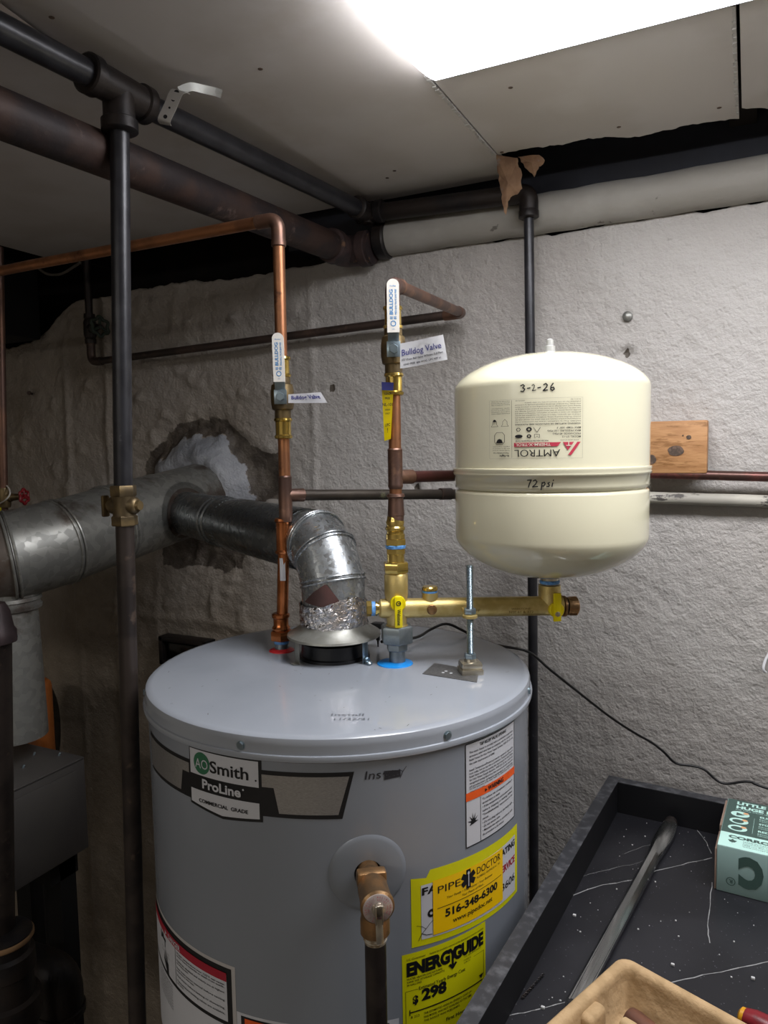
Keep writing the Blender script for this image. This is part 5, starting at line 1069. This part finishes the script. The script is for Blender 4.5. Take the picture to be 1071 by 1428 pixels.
def tl_(b):
    x0, x1 = -.057, .0565     # in the label's own upright frame, x to its right
    T_ = lambda s, u, v, h, **k: text(b, up_, s, u, v, h, off=.0005, **k)
    T_('AMTROL', -.0315, .0225, .0108, w=.0545)
    T_('www.amtrol.com', -.0535, .0085, .0018, w=.022); T_('WATER HEATER EXPANSION TANK', -.018, .0085, .0020, w=.040, bold=.02)
    for i, s in enumerate(('MODEL: ST-12', 'PRECHARGE: 40 PSIG', 'MAX PRESSURE: 150 PSIG', 'MAX TEMP: 200\u00b0 F')): T_(s, -.0555, .0030 - .0044 * i, .0026, bold=.008)
    T_('WARNING: RUPTURE OR EXPLOSION AND FLOODING', -.0555, -.0158, .0021, w=.0775, bold=.02)
    ls = ['HAZARD. Prior to installation, review the instructions in the', 'accompanying product manual, and then place the manual with the', 'product. Product including tubing, installation and water quality are', 'critical to safe operation. Failure to follow the installation and service', 'guidelines can cause a rupture or explosion, resulting in a leak and', 'possibly causing serious or fatal injury and/or property damage, and', 'may void the warranty. Do not locate this product where leaking or', 'flooding could cause damage to the surrounding area or where on floors', 'drain exists. This product should be inspected annually by a licensed', 'professional. For use with domestic potable hot water systems.']
    for i, s in enumerate(ls): T_(s, -.0555, -.0192 - .0031 * i, .0017, w=.0775 if i < 9 else .066)
    T_('MADE IN USA', .010, -.0505, .0014); T_('P/N ST-12  REV', -.0555, -.0505, .0014)
    rect(b, up_, .0262, -.051, .0265, .034, .0004)
    # right-hand column
    T_('In-Sight', .030, .0300, .0028, w=.013, bold=.03); T_('Thermal Indicator Cap', .030, .0262, .0018, w=.022, bold=.02)
    for i, s in enumerate(('Visually monitor the tip of', 'the cap in addition to', 'regular inspection.')): T_(s, .029, .0225 - .0028 * i, .0015, w=.024)
    for i, s in enumerate(('If blackened, contact installer', 'to guarantee continued hot', 'water usage or to use of this', 'tank condition.', '', 'Remove and replace, or after', 'removal, the cap must be', 'returned to warranty.')):
        if s: T_(s, .029, -.0325 - .0026 * i, .0015, w=.026)
    c_ = (.043, .004); stroke(b, up_, [(c_[0] - .007, c_[1] + .006), (c_[0] - .007, c_[1] - .004), (c_[0] - .004, c_[1] - .008), (c_[0] + .004, c_[1] - .008), (c_[0] + .007, c_[1] - .004), (c_[0] + .007, c_[1] + .006), (c_[0] + .004, c_[1] + .010), (c_[0] - .004, c_[1] + .010), (c_[0] - .007, c_[1] + .006)], .0006, .0004)
    poly(b, up_, [(c_[0] - .005, c_[1] + .008), (c_[0] + .005, c_[1] + .008), (c_[0] + .003, c_[1] + .003), (c_[0], c_[1] + .0015), (c_[0] - .003, c_[1] + .003)], off=.0004)
    for ux, fill in ((.0355, 0), (.050, 1)):
        stroke(b, up_, [(ux - .005, -.013), (ux + .005, -.013), (ux + .003, -.016), (ux + .003, -.020), (ux, -.0235), (ux - .003, -.020), (ux - .003, -.016), (ux - .005, -.013)], .0004, .0004)
        if fill: poly(b, up_, [(ux - .003, -.020), (ux + .003, -.020), (ux + .0015, -.023), (ux, -.0235), (ux - .0015, -.023)], off=.0005)
    # approval marks
    for ux, uy, r in ((.005, .0025, .0028), (.005, -.0075, .0034)): disc(b, up_, ux, uy, r, .0004, 18, r_in=r * .45)
    disc(b, up_, .0175, .0025, .0048, .0004, 20, ry=.0026); disc(b, up_, .018, -.0075, .0030, .0004, 6, r_in=.0021)
    stroke(b, up_, [(-.0085, -.010), (-.0045, -.003), (-.0005, -.010)], .0006, .0004); stroke(b, up_, [(-.0075, .005), (-.0075, 0), (-.0015, 0), (-.0015, .005)], .0005, .0004); stroke(b, up_, [(-.007, .0055), (-.0045, .003), (-.002, .0055)], .0004, .0004)
lab = part_print('printed_label', t, tl_, M_black)
def redp(b):
    poly(b, up_, [(-.0325, .0120), (.0235, .0120), (.0235, .0180), (-.0285, .0180)], off=.0004)
    poly(b, up_, [(-.0345, .0120), (-.0475, .0120), (-.0405, .0240)], off=.0004); poly(b, up_, [(-.0555, .0120), (-.0515, .0120), (-.0405, .0310), (-.0445, .0310)], off=.0004)
part_print('red_logo', lab, redp, M_ink_red)
part_print('white_lettering', lab, lambda b: (text(b, up_, 'THERM-X-TROL', -.0205, .0130, .0042, w=.042, off=.0008, bold=.02), rect(b, up_, -.0445, .0165, -.0385, .0176, .0008), rect(b, up_, -.0418, .0121, -.0408, .0170, .0008)), mat('cream_print', 'dedac8', rough=.4))
part_print('label_frame', lab, lambda b: frame(b, up_, -.058, -.0525, .058, .0355, .0002, .0002), M_ink_grey)
def hand(b):
    def st(pts, ox, oy, k, w_=.0013): stroke(b, tmap, [(ox + x * k, oy + y * k) for x, y in pts], w_, .0005)
    k = .0085; y = 1.7665; x = -.0345
    st([(0, .85), (.35, 1), (.55, .8), (.3, .55), (.6, .35), (.35, 0), (0, .1)], x, y, k); st([(.95, .45), (1.35, .5)], x, y, k)
    st([(1.6, .8), (1.8, .95), (1.95, .8), (1.9, .5), (1.65, .1), (2.15, .15)], x, y, k, .0009); st([(2.4, .45), (2.8, .5)], x, y, k)
    st([(3.2, .85), (3.5, 1), (3.7, .8), (3.6, .5), (3.15, .05), (3.75, .1)], x, y, k); st([(4.5, 1), (4.2, .6), (4.15, .2), (4.4, 0), (4.65, .2), (4.55, .45), (4.25, .4)], x, y, k)
    k = .0088; y = 1.6522; x = -.0265
    st([(0, .95), (.55, 1), (.3, .5), (.15, 0)], x, y, k); st([(.8, .85), (1.1, 1), (1.3, .75), (1.1, .4), (.7, .05), (1.4, .1)], x, y, k)
    st([(2.0, .65), (1.95, .2), (1.85, -.35)], x, y, k); st([(2.0, .55), (2.3, .7), (2.4, .45), (2.2, .15), (1.98, .2)], x, y, k); st([(3.0, .65), (2.75, .55), (2.95, .3), (2.9, .1), (2.6, .1)], x, y, k); st([(3.4, .6), (3.3, .1)], x, y, k); st([(3.48, .9), (3.5, .98)], x, y, k)
part_print('handwritten_marks', t, hand, M_black)

# ------------------------------------------------------------------ things on the back wall
t = thing('wood_block', 'square pine block with dark knots fixed to the wall right of the expansion tank', 'wood block', P(941, 660, Y=1.335))
c = P(941.5, 623.5, Y=1.32); b = BM(); box(b, (c.x, 1.335, c.z), (.098, .036, .0865), bev=.0015); obj('block', b, M_wood, t)
pm = planemap((c.x, 1.3168, c.z), (1, 0, 0), (0, 0, 1))
for dx, dz, rx, rz in ((.0015, -.006, .0125, .0085), (-.037, -.020, .0080, .0080), (.021, .016, .0038, .0034), (.012, .019, .0012, .0012)):
    b = BM(); prism(b, [pm(dx + rx * math.cos(2 * PI * k / 20) * (1 + .06 * math.sin(5 * k)), dz + rz * math.sin(2 * PI * k / 20), 0) for k in range(20)], (0, -.0008, 0)); obj('knot', b, M_knot, t)
t = thing('painted_wall_pipe', 'pipe with peeling off-white paint under the wood block', 'pipe', (.3, 1.345, 1.58))
wobble_pipe('pipe_run', -.185, 1.7, 1.342, 1.611, .0100, mat('peeling_white_paint', 'bdb9ac', '9c988e', rough=.6, scale=12, c3='4a4642', s3=14, lo3=.62, hi3=.65, stretch=(.5, 1, 1.5)), amp=.0006, dz=-.040, parent=t)
q = P(15 * 0 + 39, 548, Y=1.33); b = BM(); lathe(b, (q.x - .02, WY, q.z), (.6, -1, .05), [(-.01, .003), (.022, .003), (.024, .0055), (.027, .005)], 10); o = obj('rusty_nail', b, M_rust); tag(o, 'rusty nail sticking out of the left part of the wall', 'nail')
for px, py, lb in ((875, 441, 'wall anchor stub set in the wall above the wood block'), (200 * 0 + 1068, 925, 'short pale wire end at the right edge of the wall')):
    q = P(px, py, Y=WY - .004); b = BM()
    if px < 1000: lathe(b, (q.x, WY + .004, q.z), (0, -1, 0), [(0, .009), (.010, .0085), (.013, .005), (.014, 0)], 14); o = obj('wall_anchor', b, M_galv_dull)
    else: sweep(b, smoothpath([(q.x + .01, WY - .004, q.z + .03), (q.x, WY - .012, q.z + .01), (q.x - .004, WY - .02, q.z - .005), (q.x, WY - .016, q.z - .012)], 5), .0022, 8); o = obj('wire_end', b, M_paper)
    tag(o, lb, 'anchor' if px < 1000 else 'wire')
# clean-out box behind the heater
t = thing('cleanout_frame', 'black metal clean-out frame in the wall behind the heater at left', 'frame', P(258, 925, Y=1.34))
a, c = P(223, 886, Y=1.335), P(292, 935, Y=1.335); b = BM(); W_ = .012
for x0, x1, z0_, z1_ in ((a.x, c.x, a.z - W_, a.z), (a.x, c.x, c.z, c.z + W_), (a.x, a.x + W_, c.z, a.z), (c.x - W_, c.x, c.z, a.z)): boxr(b, x0, x1, 1.328, WY + .01, z0_, z1_, bev=.002)
obj('frame', b, M_iron_dark, t)
b = BM(); boxr(b, a.x + W_, c.x - W_, 1.338, WY + .01, c.z + W_, a.z - W_, bev=.008, seg=3); obj('door_plate', b, M_glossblack, t)
# black low-voltage cable
cp = [P(532, 895, Z=HZ + .02), P(580, 889, Y=1.0), P(600, 878, Y=1.04), P(622, 870, Y=1.06), P(645, 879, Y=1.07), P(670, 893, Y=1.08), P(700, 901, Y=1.09), P(737, 909, Y=1.11), P(765, 932, Y=1.16), P(800, 960, Y=1.2), P(850, 999, Y=1.26), P(885, 1022, Y=1.3), P(908, 1035, Y=1.315), P(925, 1048, Y=1.32), P(942, 1064, Y=1.325), P(965, 1068, Y=1.33), P(982, 1073, Y=1.33), P(998, 1087, Y=1.33), P(1013, 1093, Y=1.33), P(1045, 1090, Y=1.33), P(1075, 1101, Y=1.33), V((.25, 1.33, 1.10)), V((.6, 1.335, 1.07)), V((1.1, 1.335, 1.09)), V((1.75, 1.34, 1.05))]
b = BM(); sweep(b, smoothpath(cp, 5), .0021, 10); o = obj('black_cable', b, M_cable); tag(o, 'thin black cable running from the heater lid along the wall to the right', 'cable')
# ------------------------------------------------------------------ black laminate tray table, lower right
TZ = 1.17; FZ = 1.120; th = R_(-93.86); TU = V((math.cos(th), math.sin(th), 0)); TV = V((-TU.y, TU.x, 0)); TA = P(849, 1081, Z=TZ); TA.z = 0
def tp_(u, v, z): return TA + TU * u + TV * v + V((0, 0, z))
tax = (TU, TV, V((0, 0, 1)))
def tbox(b, u0, u1, v0, v1, z0, z1, **k): box(b, tp_((u0 + u1) / 2, (v0 + v1) / 2, (z0 + z1) / 2), (u1 - u0, v1 - v0, z1 - z0), tax, **k)
TL, TW, RW = .82, .62, .018
t = thing('tray_cabinet', 'black marble-look cabinet with a raised rim around its top', 'cabinet', tp_(TL / 2, TW / 2, 0))
b = BM(); tbox(b, .002, TL - .002, .002, TW - .002, .10, FZ - .018); obj('carcass', b, M_traywall, t)
b = BM(); tbox(b, RW, TL - RW, RW, TW - RW, FZ - .018, FZ); top = obj('top_panel', b, M_marble, t)
for nm, a in (('rim_board', (0, TL, 0, RW)), ('rim_board', (0, RW, RW, TW)), ('rim_board', (TL - RW, TL, RW, TW)), ('rim_board', (RW, TL - RW, TW - RW, TW))):
    b = BM(); tbox(b, a[0], a[1], a[2], a[3], FZ - .05, TZ - .0008, bev=.0006); r = obj(nm, b, M_traywall, t, smooth=False)
    b = BM(); tbox(b, a[0], a[1], a[2], a[3], TZ - .0008, TZ, bev=.0003); obj('rim_edging', b, M_dusty, r, smooth=False)
b = BM(); tbox(b, -.0012, 0, 0, TL * 0 + TW * 0 + .0001, .1, .1001); b.free()
b = BM()
for u, v in ((.03, .03), (TL - .03, .03), (.03, TW - .03), (TL - .03, TW - .03)): b2_ = BM(); lathe(b2_, tp_(u, v, 0), (0, 0, 1), [(0, .018), (.10, .022)], 20); obj('foot', b2_, M_traywall, t)
b.free()
tm = lambda x, y, off=0.: P(x, y, Z=FZ + off)             # marble veins are print on the panel; measured from the photo, laid on the panel plane
M_vein = mat('vein_grey', '8c8c8c', rough=.5)
rg = random.Random(8)
for pts, w_ in (([(799, 1248), (840, 1234), (880, 1228), (915, 1214), (950, 1206), (993, 1196)], .0011), ([(812, 1222), (850, 1212), (890, 1203), (925, 1192)], .0005), ([(993, 1230), (990, 1262), (986, 1290), (990, 1315)], .0009), ([(930, 1372), (980, 1360), (1030, 1350), (1075, 1340)], .0009), ([(705, 1417), (740, 1410), (770, 1402), (795, 1396)], .0009), ([(970, 1155), (985, 1175), (992, 1190)], .0007), ([(870, 1190), (905, 1178), (935, 1168)], .0004)):
    q = []; b = BM()
    for (x0, y0), (x1, y1) in zip(pts, pts[1:]):
        for k in range(4): q.append((x0 + (x1 - x0) * k / 4 + rg.uniform(-.8, .8), y0 + (y1 - y0) * k / 4 + rg.uniform(-.8, .8)))
    q = [tm(x, y, .0002) for x, y in q + [pts[-1]]]
    for a, c in zip(q, q[1:]):
        d = (c - a).normalized(); s = d.cross(V((0, 0, 1))) * w_ * rg.uniform(.3, .8); b.faces.new([b.verts.new(p) for p in (a + s, a - s, c - s, c + s)])
    obj('marble_vein', b, M_vein, top, smooth=False, recalc=False)
b = BM(); rg = random.Random(11)
for k in range(230):
    u, v = rg.uniform(.03, .6), rg.uniform(.025, .5)
    if u > .36 and v > .06: continue
    s = rg.choice((.0004, .0005, .0006, .0009)); box(b, tp_(u, v, FZ + s), (s * 2, s * 1.6, s * 1.4))
for px, py in ((801, 1278), (938, 1347), (1050, 1366), (757, 1407)): q = P(px, py, Z=FZ); box(b, q + V((0, 0, .0015)), (.004, .003, .003), bev=.0008)
o = obj('plaster_crumbs', b, M_crumb, smooth=False); tag(o, 'white plaster crumbs scattered over the black tray floor', 'debris', kind='stuff')
b = BM(); a, c = P(728, 1393, Z=FZ + .001), P(758, 1359, Z=FZ + .001); n = 40; d = c - a; s = d.cross(V((0, 0, 1))).normalized()
for ph in (0, PI): sweep(b, [a + d * i / n + s * .0012 * math.sin(i * .9 + ph) + V((0, 0, .0010 * math.cos(i * .9 + ph) + .001)) for i in range(n + 1)], .0006, 6)
o = obj('twisted_wire', b, M_iron_dark); tag(o, 'short piece of twisted wire lying near the left rim of the tray', 'wire')

# steel bar
u0, v0_, u1, v1_ = .020, .101, .470, .0745
t = thing('steel_bar', 'long polished steel pry bar with a flattened far end lying in the tray', 'pry bar', tp_(.25, .09, FZ))
A_ = tp_(u0 + .02, v0_, FZ + .0098); B_ = tp_(u1, v1_, FZ + .0098); d = (B_ - A_).normalized(); s = d.cross(V((0, 0, 1))).normalized(); L = (B_ - A_).length
b = BM(); secs = [(0, .0095, .0030, .004), (.006, .0105, .0045, .003), (.020, .0120, .0060, .001), (.045, .0125, .0080, 0), (.075, .0105, .0088, 0), (.105, .0088, .0088, 0), (.15, .0086, .0086, 0), (L, .0086, .0086, 0)]; rings = []
for tt, hw, hh, dz in secs:
    c = A_ + d * tt; rings.append([b.verts.new(c + s * hw * math.cos(2 * PI * k / 8 + PI / 8) * 1.05 + V((0, 0, 1)) * (hh * math.sin(2 * PI * k / 8 + PI / 8) * 1.05 + dz)) for k in range(8)])
for a, c in zip(rings, rings[1:]):
    for k in range(8): b.faces.new((a[k], a[(k + 1) % 8], c[(k + 1) % 8], c[k]))
b.faces.new(rings[0][::-1]); b.faces.new(rings[-1]); bmesh.ops.bevel(b, geom=[e for e in b.edges if abs((e.verts[0].co - e.verts[1].co).normalized().dot(d)) > .8], offset=.0016, segments=2, affect='EDGES'); obj('shaft', b, M_chrome, t)
b = BM(); lathe(b, A_ - d * .004 + V((0, 0, .003)), d, [(-.004, .006), (-.002, .0085), (.002, .009), (.004, .0085)], 20); obj('tip', b, M_iron_dark, t)

# card box of the anode rod
t = thing('anode_box', 'mint and dark green printed cardboard box lying upside down in the tray', 'box', tp_(.095, .26, FZ))
bu0, bu1, bv0, bv1, bh = .0225, .168, .1775, .40, .062
b = BM(); tbox(b, bu0, bu1, bv0, bv1, FZ + .0005, FZ + bh, bev=.0012); obj('carton', b, M_boxside, t)
def tmap_(o_, ux, uy): return planemap(o_, ux, uy)
tpm = planemap(tp_(bu1, bv0, FZ + bh), TV, -TU)           # top face, x to the right, y away
Lb = bu1 - bu0; Wb = bv1 - bv0
dk = part_print('dark_panel', t, lambda b: rect(b, tpm, .001, .040, Wb - .001, Lb - .0006, .0003), M_boxdark)
pm_ = part_print('pale_band', t, lambda b: rect(b, tpm, .0006, .0006, Wb - .001, .040, .0003), M_boxpale)
part_print('white_lettering', dk, lambda b: (text(b, tpm, 'LITTLE CURRENT,', .013, Lb - .0150, .0088, w=.100, off=.0006, bold=.05), text(b, tpm, 'HUGE BENEFITS', .013, Lb - .0285, .0088, w=.092, off=.0006, bold=.05),
    text(b, tpm, 'FOR YOUR WATER HEATER', .013, Lb - .034, .0028, w=.05, off=.0006),
    [disc(b, tpm, .0195, Lb - .046 - .0215 * k, .0118, .0006, 28, ry=.0088) for k in range(3)],
    [text(b, tpm, s, .044, Lb - .045 - .0215 * k, .0050, w=w2, off=.0006, bold=.03) for k, (s, w2) in enumerate((('ELIMINATES SMELL', .062), ('STOPS TANK CORROSION', .075), ('REDUCES SCALE', .058)))],
    [text(b, tpm, s, .044, Lb - .0515 - .0215 * k - .0045 * j, .0030, w=.07, off=.0006) for k in range(3) for j, s in enumerate(('Eliminates rotten egg odor', 'caused by the anode reaction'))],
    rect(b, tpm, .0375, Lb - .096, .0378, Lb - .05, .0006)), M_boxpale)
part_print('pictogram', dk, lambda b: ([disc(b, tpm, .0185, Lb - .047 - .0215 * k, .0072, .0009, 3 if k == 0 else 20, ry=.0052) for k in range(3)]), M_boxdark)
part_print('orange_dot', dk, lambda b: [disc(b, tpm, .0265, Lb - .042 - .0215 * k, .0036, .0011, 12, ry=.0026) for k in range(3)], mat('peach_print', 'e0a878', rough=.4))
part_print('green_lettering', pm_, lambda b: (text(b, tpm, 'CORRO-PROTEC', .011, .0265, .0072, w=.105, off=.0006, bold=.05), poly(b, tpm, [(.011, .020), (.0145, .0205), (.0165, .0235), (.0185, .0205), (.022, .020), (.0195, .0150), (.0168, .0145), (.0165, .0105), (.0162, .0145), (.0135, .0150)], off=.0006),
    [text(b, tpm, s, .029, .0205 - .0042 * i, .0027, w=w2, off=.0006) for i, (s, w2) in enumerate((('MADE IN CANADA', .038), ('Corro-Protec is a trademark', .052), ('1000 rue Principale, Quebec', .055), ('www.corroprotec.com', .045)))]), M_boxdark)
fpm = planemap(tp_(bu1, bv0, FZ + .0005), TV, (0, 0, 1))   # face toward the camera
inv = lambda x, y: (lambda u, v, off=0.: fpm(x - u, y - v, off))
part_print('green_lettering', t, lambda b: (text(b, inv(.0620, .051), 'C', 0, .0, .040, w=.027, off=.0005, bold=.06) if False else text(b, inv(.058, .0505), 'C', 0, 0, .0365, w=.029, off=.0005, bold=.07),
    text(b, inv(.096, .0505), 'E', 0, 0, .0365, w=.027, off=.0005, bold=.07), text(b, inv(.136, .0505), 'T', 0, 0, .0365, w=.029, off=.0005, bold=.07),
    disc(b, fpm, .0195, .0135, .0052, .0005, 24, r_in=.0043), text(b, inv(.0195, .0155), 'R', 0, 0, .0045, al='c', off=.0005, bold=.03)), M_boxdark) if False else None
def face(b):
    # letters stand on their heads because the box lies upside down
    for s, x in (('C', .0545), ('E', .0925), ('T', .1300)): text(b, inv(x, .0500), s, 0, 0, .0370, w=.0290, off=.0005, bold=.075)
    disc(b, fpm, .0170, .0165, .0056, .0005, 24, r_in=.0046); text(b, inv(.0170, .0190), 'R', 0, 0, .0050, al='c', off=.0005, bold=.03)
part_print('green_lettering', t, face, M_boxdark)
b = BM()                                                     # raw corrugated flap edges on the left end
tbox(b, bu0 + .004, bu0 + .085, bv0 - .0030, bv0 - .0002, FZ + bh - .018, FZ + bh - .002, bev=.0004); tbox(b, bu0 + .095, bu1 - .001, bv0 - .0026, bv0 - .0002, FZ + .001, FZ + bh - .006, bev=.0004); obj('flap_edge', b, M_cardboard, t)

# moulded paper-pulp tray
pu0, pv0 = .423, .113; pd1 = V((.119, -.038)).normalized(); pd2 = V((.038, .119)).normalized()
pz = FZ + .0505; PA = tp_(pu0, pv0, 0); p1_ = TU * pd1.x + TV * pd1.y; p2v = TU * pd2.x + TV * pd2.y
def pt(a, c, z): return PA + p1_ * a + p2v * c + V((0, 0, z))
t = thing('pulp_tray', 'beige moulded paper-pulp packing tray in front of the steel bar', 'tray', pt(.12, .09, FZ))
def rrect(a0, a1, c0_, c1, r, n=5):
    o_ = []
    for (ca, cc_, s0_) in ((a1 - r, c1 - r, 0), (a0 + r, c1 - r, 90), (a0 + r, c0_ + r, 180), (a1 - r, c0_ + r, 270)):
        for k in range(n + 1): an = R_(s0_ + 90 * k / n); o_.append((ca + r * math.cos(an), cc_ + r * math.sin(an)))
    return o_
b = BM(); LA, LC2 = .26, .20; rings = []
for ins, z, r in ((.010, FZ + .0005, .010), (.004, FZ + .010, .012), (0, pz - .006, .014), (.0005, pz - .002, .013), (.003, pz, .012), (.009, pz, .010), (.0115, pz - .003, .009), (.0125, pz - .008, .008), (.016, FZ + .012, .006), (.020, FZ + .008, .006)):
    rings.append([b.verts.new(pt(a, c, z + .0008 * math.sin(a * 90 + c * 130))) for a, c in rrect(ins, LA - ins, ins, LC2 - ins, r)])
for a, c in zip(rings, rings[1:]):
    n = len(a)
    for k in range(n): b.faces.new((a[k], a[(k + 1) % n], c[(k + 1) % n], c[k]))
b.faces.new(rings[-1]); b.faces.new(rings[0][::-1]); obj('shell', b, M_pulp, t, ang=60)
b = BM(); box(b, pt(.082, .016, FZ + .026), (.030, .016, .036), (p1_, p2v, V((0, 0, 1))), bev=.006, seg=4); box(b, pt(.086, .036, FZ + .018), (.026, .040, .016), (p1_, p2v, V((0, 0, 1))), bev=.006, seg=4); obj('divider', b, M_pulp, t)
b = BM(); lathe(b, pt(.040, .030, FZ + .021), (p1_ * .25 + p2v), [(0, .006), (.002, .010), (.01, .0115), (.08, .0125), (.12, .0115), (.13, .008)], 24); o = obj('wooden_dowel', b, M_handlewood); tag(o, 'dark brown rounded wooden tool lying inside the pulp tray', 'wooden tool')
b = BM(); q = pt(.070, .040, FZ + .038); lathe(b, q, (p2v + p1_ * .2), [(0, .003), (.002, .006), (.012, .0075), (.05, .0075), (.052, .005)], 20); o = obj('wooden_peg', b, M_palewood); tag(o, 'short pale wooden peg on the divider of the pulp tray', 'peg')
# red screwdriver handle
q = P(1036, 1418, Z=FZ + .013); dd = (TV * 1 + TU * .28).normalized(); t = thing('screwdriver', 'screwdriver with worn red handle and yellow end at the right edge', 'screwdriver', (q.x, q.y, FZ))
b = BM(); lathe(b, q, dd, [(0, .006), (.002, .0095), (.012, .0120), (.03, .0125), (.05, .0110), (.075, .0125), (.09, .010)], 12); obj('handle', b, M_redplastic, t)
b = BM(); lathe(b, q + dd * .0025, -dd, [(0, .0092), (.004, .0088), (.006, .006), (.0065, 0)], 16); obj('end_cap', b, mat('yellow_amber_plastic', 'c98f1a', rough=.35), t)
b = BM(); lathe(b, q + dd * .09, dd, [(0, .003), (.10, .003)], 10); obj('blade', b, M_chrome, t)
